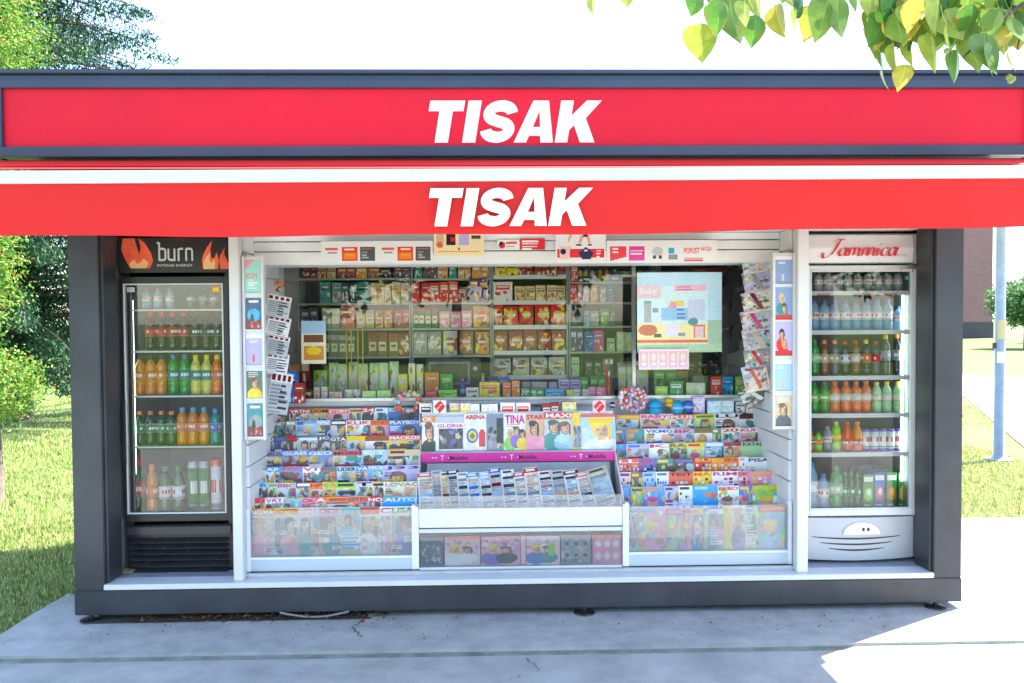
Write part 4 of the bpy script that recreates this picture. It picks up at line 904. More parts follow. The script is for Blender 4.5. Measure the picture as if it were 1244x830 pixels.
# covers in the centre
CC = "45,108,white,orange,white,OK,face;105,232,white,pale grey,magenta,GLORIA,photo;230,328,white,-,red,ARENA,kids;328,406,7a8696,-,black,,photo;404,502,white,-,magenta,TINA,duo;500,582,skin,-,red,STAR,face;582,708,pale green,red,white,MAXI,duo;705,748,yellow,-,orange,,photo;742,888,pale blue,-,yellow,,face"
r = random.Random(21)
for i, e in enumerate(CC.split(';')):
    p = e.split(','); a0, a1 = float(p[0]) * .2772 + 500, float(p[1]) * .2772 + 500; Y = 5.30; x0, x1 = ax(a0, Y, 525), ax(a1, Y, 525); W = (x1 - x0) * 1.06
    top = [505, 506, 503, 504, 503, 504, 502, 503, 505][i]; zb = Z(549, Yp); H = Z(top, Y) - zb
    a = Art(48, 60, p[2]); mc = p[4]
    if p[6] == 'face': a.person([.5, 0, 0, 0, 0, .45, 0, 0, .6][i], .2, .62 if i != 5 else .5, r, hair=['brown', '', '', '', '', 'black', '', '', 'yellow'][i] or None)
    if p[6] == 'photo': a.rect(.1, .35, .9, .95, 'dark grey' if i == 1 else 'grey'); a.speck(.1, .35, .9, .95, ['black', 'violet', 'grey', 'beige', 'dark grey'], 25, r, .2); (a.rect(.55, .1, .9, .8, 'black') if i == 3 else None)
    if p[6] == 'duo' and i == 6: a.rect(0, .25, 1, 1, 'pale grey'); a.person(.33, .22, .42, r, 'dark grey', 'teal'); a.person(.7, .27, .4, r, 'brown', 'pale blue'); a.lines(.05, .8, .9, .97, 'teal', r)
    elif p[6] == 'duo': a.person(.28, .42, .3, r, cloth='lime green'); a.person(.55, .36, .3, r, cloth='violet'); a.person(.8, .45, .28, r, cloth='yellow')
    if i == 2: a.ell(.35, .6, .25, .2, 'blue'); a.ell(.35, .6, .17, .14, 'yellow'); a.ell(.35, .6, .1, .08, 'green'); a.rect(.62, .5, .9, .9, 'red'); a.ell(.76, .5, .1, .08, 'red')
    if p[3] != '-': a.rect(0, 0, 1, .18, p[3])
    a.finish(r, .18, .3)
    if i == 8: a.rect(0, 0, 1, .08, 'coral'); a.rect(.2, .1, .95, .24, 'yellow'); a.lines(.05, .4, .35, .9, 'white', r)
    if i == 4: a.lines(.1, .3, .9, .36, 'red', r)
    mg = put('magazine', art_mesh('magazine', a, W, H, .004, .004), (x0 + W / 2, Y + i * .001, zb + .001), (-R(7), 0, R(2)),
        f"large {p[2].replace('7a8696', 'slate grey')} magazine with {mc} {'title' if p[5] else 'block'}, {ORD[i]} above the magenta strip", 'magazine', 'large magazines above the magenta strip')
    if p[5]: title(mg, p[5], W, *((H * .68, H * .78) if i == 1 else (H * .72, H * .96) if i == 4 else (H * .85, H * .97)), -.0085, mc, -.44, .2 if i == 0 else .4)
# newspapers fanned in the slanted tray
NP = "38,103,white,coral,5f8fd0;103,145,pale grey,-,grey;143,182,cream,-,brown;180,213,pale grey,navy,dark red;211,258,white,-,grey;256,308,white,cyan,blue;308,360,white,pale blue,dark grey;358,404,pale grey,blue,dark red;404,462,white,-,dark grey;460,508,white,red,dark grey;507,568,white,red,navy;566,628,white,-,dark red;624,684,pale grey,-,brown;680,745,white,dark red,dark grey;738,812,white,coral,navy;800,895,pale grey,beige,dark grey"
for i, e in enumerate(NP.split(';')):
    p = e.split(','); a0, a1 = float(p[0]) * .2772 + 500, float(p[1]) * .2772 + 500; Y = 5.0; x0 = ax(a0, 5.05, 590); x1 = ax(a1, 5.05, 590); W = max(.07, (x1 - x0) * 1.0); L = (Z(566 + r.uniform(-2, 4), 5.12) - Z(619, 4.95)) / math.cos(R(12)) * .97
    a = Art(20, 56, p[2]); 
    if p[3] != '-': a.rect(0, .02, 1, .12, p[3])
    a.rect(.15, .04, .8, .09, 'white' if p[3] not in ('-', 'beige') else p[4])
    for j in range(4): a.rect(.08, .17 + j * .21, .92, .25 + j * .21, r.choice([p[4], 'grey', 'dark grey', 'skin', 'pale blue'])); a.lines(.08, .27 + j * .21, .92, .36 + j * .21, r.choice(['grey', 'dark grey', p[4]]), r, .035)
    a.finish(r, .1, .3, 0); a.a *= .72
    me = art_mesh('newspaper', a, W, L, .01, .004, M_news)
    put('newspaper', me, ((x0 + x1) / 2, Y - .035 + .0005 * i, Z(619, 4.95) + .006), (-R(12), R([-2, -3, -3, -4, -3, -5, -4, -5, -4, -5, -5, -5, -6, -6, -9, -14][i]), R(8)),
        f"folded newspaper, {p[3].replace('-', 'plain white')} head and {p[4].replace('5f8fd0', 'blue')} picture, {ORD[i]} in the slanted tray", 'newspaper', 'newspapers in the slanted tray')
# lower cell
CE = "40,142,4f5a70,-,grey,photo;145,303,pale pink,coral,lilac,kids;305,478,pink,-,violet,kids;478,503,pale pink,-,white,-;503,652,pale pink,beige,magenta,kids;655,790,grey,-,silver,photo;792,922,pink,-,coral,dots"
for i, e in enumerate(CE.split(';')):
    p = e.split(','); a0, a1 = float(p[0]) * .2772 + 500, float(p[1]) * .2772 + 500; Y = 4.88; x0, x1 = ax(a0, Y, 665), ax(a1, Y, 665); W = x1 - x0 - .004; H = Z(650, Y) - Z(688, 4.84) - .004
    a = Art(40, 32, p[2])
    if p[5] == 'kids': a.speck(0, .1, .95, .95, ['lilac', 'white', 'pink', p[4], 'pale blue', 'pale pink'], 40, r, .16); a.person(.3, .3, .35, r, 'yellow'); a.person(.65, .35, .3, r, 'brown')
    if p[5] == 'photo': a.speck(0, .1, .95, .95, ['grey', 'dark grey', 'pale grey', 'skin'], 30, r, .16)
    if p[5] == 'photo' and i == 5: [a.ell(.2 + .3 * u, .3 + .4 * v, .11, .14, 'silver').ell(.2 + .3 * u, .3 + .4 * v, .07, .09, 'dark grey') for u in range(3) for v in range(2)]
    if p[5] == 'dots': [a.ell(.2 + .3 * u, .3 + .42 * v, .12, .15, 'pale pink').ell(.2 + .3 * u, .3 + .42 * v, .07, .08, 'white') for u in range(3) for v in range(2)]; a.rect(0, 0, 1, .12, 'coral')
    if i == 1: a.rect(0, 0, 1, .12, 'coral'); 
    if i == 4: a.rect(.65, .25, .85, .7, 'lime green')
    nm = ['grey boxed toy', 'white boxed toy with coral top', 'pink doll box with violet print', 'narrow pale pink box', 'pink box with bright green toy', 'grey tray of round tins', 'pink case of six round pots'][i]
    put('toy_box', art_mesh('toy_box', a, W, H, .05, 0), (x0 + W / 2, Y + .03 + (i % 2) * .01, Z(688, 4.84) + .001), (0, 0, R(1.5 - i * .5)), f'{nm}, {ORD[i]} in the glazed cell under the newspapers', 'toy box', 'boxes in the lower glazed cell')

# ================================================================== BACK SHELVES
Yb = 6.12
def unit(label, pxa, pxb, boards, top, lip=0):
    x0, x1 = ax(pxa, Yb, 400), ax(pxb, Yb, 400); t = empty('shelf_unit', ((x0 + x1) / 2, Yb, ZS), label, 'shelves')
    box('back_board', mat('shelf back grey', (.15, .15, .15), .6), t, x0, x1, Yb + .3, Yb + .32, ZS, Z(top, Yb))
    for a in (x0, x1 - .012): box('side_board', M_gry, t, a, a + .012, Yb - .002, Yb + .3, ZS, Z(top, Yb))
    for py in boards:
        z = Z(py, Yb); b = box('shelf', M_whd if lip else M_lin, t, x0 + .013, x1 - .013, Yb, Yb + .298, z - .014, z)
        if lip: box('price_strip', M_whd, b, x0 + .013, x1 - .013, Yb - .006, Yb - .001, z - .02, z + .012)
    return t
unit('glass shelf unit of sweets and coffee at the back left of the kiosk', 362, 499, (337, 367, 398, 432), 318)
unit('grey shelf unit with red packs at the back centre of the kiosk', 500, 597, (338, 367, 398, 431), 318)
unit('white shelf unit of snack bags at the back centre of the kiosk', 598, 690, (336, 367, 397, 428, 458), 318, 1)
unit('dark shelf unit of cartons and bottles at the back right of the kiosk', 691, 800, (343, 368, 397, 428, 458), 318)
unit('shelf unit half hidden by the blue poster, back right corner', 801, 884, (343, 368, 397, 428, 458), 318)
def pack_mesh(kind, c1, c2, W, H, r):
    a = Art(16, 18, c1)
    if kind == 'snack bag':
        a.speck(0, .1, 1, .95, [c2, c1, 'yellow', 'cream', 'brown'], 14, r, .35); a.rect(0, 0, 1, .12, c1); a.ell(.5, .45, .3, .18, c2); a.rect(.2, .4, .8, .5, 'white')
    elif kind == 'jar': a.rect(0, 0, 1, .22, c2); a.rect(.1, .4, .9, .8, 'cream'); a.rect(.25, .5, .75, .6, c2)
    elif kind == 'bottle': a.rect(0, .5, 1, .85, c2)
    else:
        a.rect(.1, .15, .9, .4, c2); a.speck(.05, .45, .95, .95, [c1, c2, 'white', c1], 8, r, .3); a.rect(.2, .2, .8, .3, 'white' if c2 != 'white' else c1)
    a.finish(r, 0, .45, 0); m_ = a.a.mean(2, keepdims=True); a.a = np.clip((m_ + (a.a - m_) * 1.35) * np.array([1.42, 1.25, 1.08]) + .005, 0.004, .85)
    return art_mesh(kind.replace(' ', '_'), a, W, H, .03 if kind != 'box' else .06, .006 if kind == 'snack bag' else 0, m=M_print, side=C(c1))
def packs(Y, base_py, rowname, spec, grp=None, z=None, tilt=0):
    """spec: 'x0,x1,top,kind,c1,c2,count'"""
    r = random.Random(len(rowname) * 7 + int(base_py)); n = 0
    z = Z(base_py, Y) if z is None else z
    for e in spec.split(';'):
        p = [q.strip() for q in e.split(',')]; a0, a1, top = map(float, p[:3]); kind, c1, c2 = p[3:6]; cnt = int(p[6]) if len(p) > 6 else 1
        x0, x1 = ax(a0, Y, base_py), ax(a1, Y, base_py); W = (x1 - x0) / cnt; H = Z(top, Y) - z; 
        for k in range(cnt):
            h = H * r.uniform(.93, 1.0); w = W * (.94 if kind != 'snack bag' else .9)
            if kind == 'bottle':
                b = MB(); b.lathe([(w * .42, 0), (w * .45, .02), (w * .45, h * .55), (w * .16, h * .78), (w * .14, h)], 10, c=C(c1)); b.lathe([(w * .46, h * .15), (w * .46, h * .42)], 10, c=C(c2)); b.lathe([(w * .17, h * .86), (w * .17, h)], 8, c=C(c2)); me = b.mesh('bottle', M_print, smooth=True)
            else: me = pack_mesh(kind, c1, c2, w, h, r)
            o = put(kind.replace(' ', '_'), me, (x0 + W * (k + .5), Y + .05 + r.uniform(-.012, .03), z + .001), (-R(3) if kind == 'snack bag' else 0, 0, R(r.uniform(-7, 7))),
                f"{c1} {kind} with {c2} print, {ORD[n] if n < 30 else 'last'} from left, {rowname}", kind.split()[-1], 'goods ' + rowname); n += 1
PY = lambda py: py
# left unit
packs(Yb, 337, 'top back shelf, left', "366,386,322,box,dark red,black,2;386,408,323,box,beige,brown,2;408,432,323,box,dark red,beige,2;432,446,324,box,amber,cream;446,462,324,box,brown,amber;462,477,325,box,black,grey;479,498,323,box,dark grey,dark red,2")
packs(Yb, 367, 'second back shelf, left', "388,402,341,box,teal,navy;402,416,341,box,grey,teal;416,434,342,box,navy,teal,2;434,450,341,box,teal,black;450,476,343,box,beige,amber,3;476,498,342,box,cream,orange,2")
packs(Yb, 398, 'third back shelf, left', "366,388,372,box,dark grey,grey,2;390,412,373,jar,grey,pale green,2;414,431,371,box,coral,dark red,1;432,454,374,jar,beige,grey,2;456,476,376,snack bag,amber,red,2;478,498,375,box,dark red,coral,2")
packs(Yb, 432, 'fourth back shelf, left', "390,430,405,jar,dark grey,grey,4;446,484,402,jar,brown,dark red,3;484,498,403,snack bag,dark red,amber")
# centre unit
packs(Yb, 338, 'top back shelf, centre', "502,512,320,box,teal,dark green;514,530,320,box,dark grey,dark red,2;532,545,322,box,beige,coral;546,556,321,box,teal,grey;557,572,320,box,beige,brown,2;573,595,322,box,amber,cream,2")
packs(Yb, 367, 'second back shelf, centre', "501,522,342,box,red,dark red,2;522,556,342,box,red,white,3;557,568,348,box,dark red,white;569,594,336,box,purple,amber,2")
packs(Yb, 398, 'third back shelf, centre', "501,532,373,jar,dark green,dark red,4;533,573,377,box,pink,cream,3;574,595,371,snack bag,amber,red,1")
packs(Yb, 431, 'fourth back shelf, centre', "501,537,402,snack bag,grey,silver,2;538,557,402,snack bag,silver,dark red,1;558,576,402,snack bag,brown,orange;577,595,402,snack bag,orange,dark red")
# snack unit
packs(Yb, 336, 'top back shelf, snacks', "600,628,320,box,yellow,dark red,2;629,688,317,box,dark red,beige,6")
packs(Yb, 367, 'second back shelf, snacks', "600,624,342,box,white,red,1;625,688,347,box,beige,brown,5")
packs(Yb, 397, 'third back shelf, snacks', "600,611,371,snack bag,coral,dark red;611,688,371,snack bag,red,yellow,4")
packs(Yb, 428, 'fourth back shelf, snacks', "600,688,401,snack bag,dark red,orange,5")
packs(Yb, 458, 'fifth back shelf, snacks', "600,688,435,snack bag,silver,dark red,4")
packs(Yb, 343, 'top back shelf, right', "692,701,322,box,coral,white;702,716,326,bottle,yellow,blue,2;717,726,327,bottle,cream,blue;727,742,327,bottle,orange,yellow,2;743,754,328,bottle,brown,white;756,768,330,box,dark grey,brown;769,784,328,bottle,amber,orange,2")
packs(Yb, 368, 'second back shelf, right', "692,701,347,box,red,pink;702,708,345,box,pink,white;709,717,349,box,lilac,yellow;718,727,347,box,amber,yellow;728,736,349,box,grey,pale green;737,744,348,box,blue,navy")
packs(Yb, 397, 'third back shelf, right', "692,708,368,bottle,navy,silver;710,717,378,box,cyan,navy;718,729,378,box,grey,silver;730,741,376,box,green,lime green;742,748,378,box,navy,blue")
packs(Yb, 428, 'fourth back shelf, right', "692,708,398,box,navy,lilac,2;709,721,402,box,blue,navy;722,735,401,box,magenta,violet;736,746,412,box,pale green,teal;748,770,404,box,pale green,white,2")
packs(Yb, 458, 'fifth back shelf, right', "694,704,434,box,pale green,teal;704,712,430,bottle,dark green,green;712,730,438,box,dark grey,grey,2;731,745,436,box,grey,silver;750,798,436,jar,silver,dark grey,4")
packs(Yb, 428, 'fourth back shelf, right corner', "806,876,404,jar,dark grey,grey,6")
packs(Yb, 458, 'fifth back shelf, right corner', "806,876,436,snack bag,navy,violet,5")
# row stored on top of the header
packs(5.06, 292, 'row on top of window header', "304,340,283,box,beige,dark red,5;345,388,284,box,dark red,brown,5;612,640,284,box,yellow,grey,3;742,872,284,box,amber,cream,12", z=zh0 + .125)
# ================================================================== COUNTER GOODS
zc = ctop
def cgoods(Y, rowname, spec): packs(Y, 487, rowname, spec, z=zc)
cgoods(5.84, 'back of the counter, left', "350,366,440,box,amber,pale blue;366,378,425,box,dark red,beige;380,398,447,snack bag,lime green,white,1;398,484,438,snack bag,pale green,white,7;484,496,452,box,yellow,white;496,514,440,snack bag,cream,yellow,2")
cgoods(5.63, 'front of the counter, left', "346,380,472,box,brown,cream,3;382,398,468,box,white,amber,2;400,416,474,box,pale grey,coral,2;418,438,472,snack bag,white,pale green,2;440,474,473,box,pale green,lime green,2")
cgoods(5.86, 'middle of the counter', "516,534,450,box,orange,amber;535,552,452,box,green,lime green;558,566,460,bottle,blue,white;582,592,453,bottle,white,pale grey;593,606,456,box,purple,blue;607,620,458,box,blue,silver")
cgoods(5.63, 'front middle of the counter', "517,532,473,box,coral,red;533,556,473,box,lime green,green;565,581,470,box,white,dark red;583,609,463,box,yellow,coral;610,620,464,box,orange,coral;621,631,462,box,amber,coral;632,643,472,box,green,white;644,660,473,box,green,pale blue,2;661,686,473,box,cyan,blue,2;687,696,474,box,yellow,lime green;697,714,473,box,pale blue,orange,2;715,741,471,box,pink,magenta,3")
cgoods(5.84, 'back of the counter, centre right', "634,676,464,box,silver,grey,4;678,706,461,box,lilac,violet,2;706,736,458,box,green,lime green,3")
cgoods(5.86, 'back of the counter, right', "752,772,446,jar,pale green,white,2;774,790,440,snack bag,white,pale green;793,823,449,box,green,lime green,2;823,838,452,box,orange,green;840,872,458,box,pale green,white,2")
cgoods(5.63, 'front of the counter, right', "796,812,470,box,lime green,yellow;813,830,465,box,green,white;832,858,466,box,pale green,white,2;862,876,459,box,coral,white;877,891,459,box,cyan,blue;892,907,460,box,lime green,cream")
# lollipop sticks, pens, spectacle of small things
for i, (px, top) in enumerate(((421, 402), (427, 398), (435, 400), (441, 398))):
    x = ax(px, 5.75, 440); z1 = Z(top, 5.75); s = MB(); s.tube([(x, 5.75, zc + .001), (x, 5.75, z1)], .004, 6, c=C('yellow')); s.tube([(x, 5.75, z1), (x + .01, 5.75, z1 + .012), (x + .022, 5.75, z1 + .002)], .005, 6, c=C('amber'))
    o = s.build('candy_cane', M_print, None); tag(o, f'yellow hooked candy stick, {ORD[i]} from left, standing on the counter', 'candy', 'candy sticks on the counter')
for i, (px, top, c) in enumerate(((737, 438, 'red'), (743, 438, 'navy'), (740, 452, 'orange'))):
    x = ax(px, 5.6, 460); z1 = Z(top, 5.6); s = MB(); s.tube([(x, 5.6, zc + .001), (x, 5.6, z1 - .03)], .006, 8, c=C(c)); s.tube([(x, 5.6, z1 - .03), (x, 5.6, z1)], .008, 8, c=C('white'))
    tag(s.build('marker_pen', M_print, None), f'{c} marker pen with white cap standing at the counter edge', 'pen', 'pens at the counter edge')
# coral ball wreath in a round clear tray, pink net bag, blue balls
def cluster(name, label, cat, px, py, Y, rad, n, cols, rb, ring):
    x, z = at(px, py, Y); b = MB(); rr_ = random.Random(n)
    for k in range(n):
        a = rr_.uniform(0, 6.283); q = (rad * rr_.uniform(.72, 1)) if ring else rad * math.sqrt(rr_.random()); c = C(rr_.choice(cols)); rr2 = rb * rr_.uniform(.8, 1.2)
        b.lathe([(rr2 * .05, -rr2), (rr2 * .7, -rr2 * .7), (rr2, 0), (rr2 * .7, rr2 * .7), (rr2 * .05, rr2)], 8, (x + q * math.cos(a), Y + rr_.uniform(-.02, .02), z + q * math.sin(a) * .85), c)
    return tag(b.build(name, M_print, None, smooth=True), label, cat)
cluster('wrapped_sweets', 'ring of coral and blue wrapped sweets in a round holder above the left rack', 'sweets', 496, 489, 5.44, .085, 60, ['coral', 'orange', 'pale blue', 'pale green', 'coral', 'pink'], .016, True)
cluster('sweets_net', 'round pink and white net of sweets above the right rack', 'sweets', 768, 485, 5.50, .10, 130, ['pink', 'pale pink', 'white', 'coral', 'lilac'], .012, False)
for i, (px, py, c, c2, rx) in enumerate(((744, 492, 'purple', 'white', .02), (796, 495, 'cyan', 'blue', .052), (813, 489, 'yellow', 'amber', .03), (823, 495, 'cyan', 'pale blue', .045), (836, 494, 'blue', 'lilac', .04))):
    x, z = at(px, py, 5.53); b = MB(); b.lathe([(.002, -rx)] + [(rx * math.cos(R(a)), rx * math.sin(R(a)) * 1.1) for a in range(-70, 91, 20)], 14, (x, 5.53, z), C(c)); b.lathe([(rx * 1.01, -.008), (rx * 1.01, .006)], 14, (x, 5.53, z), C(c2))
    tag(b.build('toy_ball', M_print, None, smooth=True), f'{c} toy ball with {c2} belt, {ORD[i]} from left above the right rack', 'ball', 'toy balls above the right rack')
packs(5.54, 505, 'low row above right rack', "842,858,484,box,lilac,white;858,893,489,box,pale blue,white,2;894,918,491,box,pale grey,navy,2")
# card row behind the centre covers
packs(5.38, 505, 'row behind the large magazines', "510,527,488,box,pale grey,black,1;545,571,488,box,pale pink,yellow,2;572,606,490,box,white,pale grey,3;608,646,489,box,white,red,2;657,680,490,box,dark red,white,2;682,700,489,box,beige,pale green,1", z=Z(505, 5.5) - .05)
for i, px in enumerate((534, 728)):
    x, z = at(px, 494, 5.34); a = Art(20, 20, 'white').tri([(0, .7), (.7, 0), (1, .3), (.3, 1)], 'e01820'); a.tri([(.1, .75), (.75, .1), (.82, .18), (.18, .82)], 'ffffff')
    a = Art(24, 24, 'pale pink' if i else 'white'); a.tri([(.05, .45), (.55, 0), (.95, .5), (.5, .98)], 'd81420'); [a.rect(.3 + k * .08, .6 - k * .1, .42 + k * .08, .66 - k * .1, 'white') for k in range(4)]
    put('discount_tag', art_mesh('discount_tag', a, .085, .085, .003), (x, 5.35, z - .045), (0, 0, 0), f"red slanted discount tag at the {'right' if i else 'left'} end above the large magazines", 'tag', 'red slanted tags')

# ================================================================== HANGING THINGS, SIGNS
def sign(name, px0, px1, py0, py1, Y, art, label, cat='sign', t=.006, grp=None):
    x0, z1 = at(px0, (py0 + py1) / 2, Y)[0], at((px0 + px1) / 2, py0, Y)[1]; x1, z0 = at(px1, (py0 + py1) / 2, Y)[0], at((px0 + px1) / 2, py1, Y)[1]
    return put(name, art_mesh(name, art, x1 - x0, z1 - z0, t), ((x0 + x1) / 2, Y + t, z0), (0, 0, 0), label, cat, grp)
r = random.Random(4)
a = Art(135, 26, 'ffffff'); a.a[:] = C('e6e8ea')
for x0 in (.0, .5):
    a.rect(x0 + .04, .3, x0 + .15, .42, 'coral'); a.rect(x0 + .06, .5, x0 + .14, .56, 'grey')
    a.rect(x0 + .185, .27, x0 + .325, .93, 'e8402c'); a.rect(x0 + .21, .36, x0 + .30, .42, 'white'); a.rect(x0 + .20, .52, x0 + .31, .85, 'f08028'); a.rect(x0 + .22, .6, x0 + .29, .66, 'yellow')
    a.rect(x0 + .345, .27, x0 + .48, .93, '4a5058'); a.rect(x0 + .36, .33, x0 + .46, .4, 'coral'); a.lines(x0 + .365, .5, x0 + .46, .85, 'silver', r, .12)
sign('price_board', 390, 526, 293, 319, 4.90, a, 'wide white price board with two orange and two dark grey squares')
a = Art(60, 32, 'f0dfb0'); a.rect(.05, 0, .2, .3, 'beige'); a.ell(.12, .4, .07, .11, 'coral'); a.rect(.25, 0, .43, .4, 'black'); a.rect(.33, .12, .42, .28, 'red'); a.rect(.5, 0, .7, .42, 'lilac'); a.rect(.75, .05, .93, .2, 'dark grey'); a.rect(.08, .62, .9, .65, 'orange'); a.rect(0, .78, 1, 1, 'white'); a.rect(.48, .5, .52, .6, 'brown')
sign('offer_board', 527, 588, 284, 318, 4.895, a, 'cream offer board with small product pictures beside the price board')
a = Art(28, 12, 'white'); a.ell(.22, .5, .15, .35, 'red'); a.rect(.12, .2, .25, .5, 'black'); a.rect(.4, .15, .9, .45, 'coral'); a.rect(.4, .6, .8, .7, 'grey')
sign('sticker', 604, 631, 291.5, 304, 4.985, a, 'small white sticker with red emblem on the window header', 'sticker', .002)
a = Art(32, 12, 'e0283c'); a.lines(.08, .2, .8, .9, 'white', r, .22)
sign('sticker', 631.5, 662, 290, 303.5, 4.985, a, 'small red sticker with white lines on the window header', 'sticker', .002)
a = Art(64, 36, 'white'); a.tri([(.28, 0), (.34, 0), (.27, .28), (.24, .26)], 'skin'); a.tri([(.5, .05), (.58, .05), (.5, .33), (.45, .33)], 'skin'); a.tri([(.6, .05), (.67, .05), (.7, .33), (.65, .33)], 'skin'); a.rect(.4, .36, .52, .41, 'black'); a.rect(.64, .36, .72, .41, 'black'); a.rect(.54, 0, .64, .1, 'navy')
a.rect(.03, .52, .97, .84, 'e0283c'); a.rect(.08, .45, .28, .9, 'pale pink'); a.ell(.15, .62, .06, .1, 'black'); a.rect(.26, .45, .3, .58, 'yellow'); a.tri([(.45, .66), (.6, .46), (.76, .66), (.7, .88), (.52, .88)], 'navy'); a.tri([(.48, .7), (.6, .54), (.74, .7), (.6, .62)], 'white'); a.lines(.82, .58, .94, .8, 'white', r, .1)
sign('football_board', 675, 736, 284, 319, 4.895, a, 'white board with running legs above a red band and navy badge')
a = Art(134, 26, 'white'); a.rect(.03, .27, .18, .95, 'e84050'); a.tri([(.03, .95), (.18, .75), (.18, .98)], 'white'); a.lines(.05, .35, .16, .6, 'white', r, .15); a.rect(.2, .27, .345, .93, 'e038a0'); a.lines(.22, .45, .33, .7, 'white', r, .14)
a.ell(.46, .5, .05, .2, 'pale grey'); a.rect(.42, .68, .45, .85, 'dark grey'); a.rect(.47, .68, .50, .85, 'dark grey'); a.rect(.56, .35, .61, .6, 'cyan'); a.rect(.56, .65, .64, .88, 'grey');  a.lines(.7, .8, .9, .95, 'red', r, .1)
pb = sign('price_board', 737, 871, 292, 318.5, 4.90, a, 'wide white price board with coral and magenta squares, right of the football board')
for i, px in enumerate((400, 516, 745, 863)):
    x = ax(px, 4.93); h = MB(); h.tube([(x, 4.93, Z(293, 4.9) - .01), (x, 5.0 - .001, Z(291, 4.9))], .003, 6); h.build('sign_hook', M_alu, K)
_w = ax(871, 4.9) - ax(737, 4.9); title(pb, 'POPUST', _w, .05, .085, -.0065, 'coral', .2, .34); title(pb, 'AKCIJA', _w, .06, .09, -.0065, 'coral', .35, .45)
# pale blue poster hanging inside the window
a = Art(60, 90, 'b8dcf4'); a.rect(0, .18, .84, .92, 'cdeafa'); a.rect(0, .17, .28, .32, 'pale pink'); a.rect(.44, .16, .82, .23, 'e8b0cc'); a.lines(.46, .18, .78, .22, 'magenta', r, .03); a.rect(0, .63, .84, .85, 'f0e4a0'); a.rect(.08, .38, .17, .62, 'silver'); a.rect(.09, .36, .16, .39, 'grey'); a.rect(.18, .45, .25, .5, 'grey')
a.rect(.38, .36, .55, .42, 'yellow'); a.ell(.42, .45, .05, .08, 'pink'); a.rect(.28, .45, .6, .6, '8cc4ec'); a.lines(.46, .46, .58, .6, 'blue', r, .05); a.rect(.6, .35, .8, .6, 'c4cdf0'); a.ell(.13, .72, .11, .07, 'c86c3c'); a.rect(.2, .77, .28, .81, 'dark grey'); a.rect(.34, .62, .5, .8, 'e4e0f0'); a.rect(.48, .76, .57, .8, 'grey'); a.ell(.66, .62, .06, .05, 'teal'); a.rect(.66, .66, .8, .82, 'coral'); a.rect(.68, .68, .78, .82, 'pale pink'); a.rect(0, .84, .84, .88, 'e8502c'); a.rect(0, .88, .84, .89, 'yellow'); a.rect(.84, .6, 1, 1, '9cc0a0'); a.rect(0, .9, 1, 1, 'pale green')
a.finish(r, 0, .12); _p = sign('poster', 774, 877, 331, 428, 5.30, a, 'pale blue baby goods poster hanging inside the right part of the window', 'poster', .003)
_w = ax(877, 5.3) - ax(774, 5.3); title(_p, 'Baby', _w, .365, .42, -.0035, 'white', -.47, -.26)
a = Art(60, 26, 'f0d4dc')
for i in range(5): a.rect(.02 + i * .195, .1, .18 + i * .195, .9, 'e8b4c4'); a.ell(.1 + i * .195, .4, .05, .2, 'cream'); a.rect(.05 + i * .195, .65, .15 + i * .195, .8, 'white')
sign('coupon_strip', 776, 837, 424, 449, 5.28, a, 'pink strip of five small portraits below the blue poster', 'poster', .003)
a = Art(30, 50, '9cc4ea'); a.tri([(0, .25), (.3, .1), (.55, 0), (.8, .12), (1, .25), (1, .3), (0, .3)], 'a8cef0')
sign('red_header', 836, 888, 325, 334, 5.8, Art(10, 4, 'c01c20').rect(.1, .3, .4, .6, 'coral'), 'red strip sign behind the top of the blue poster')
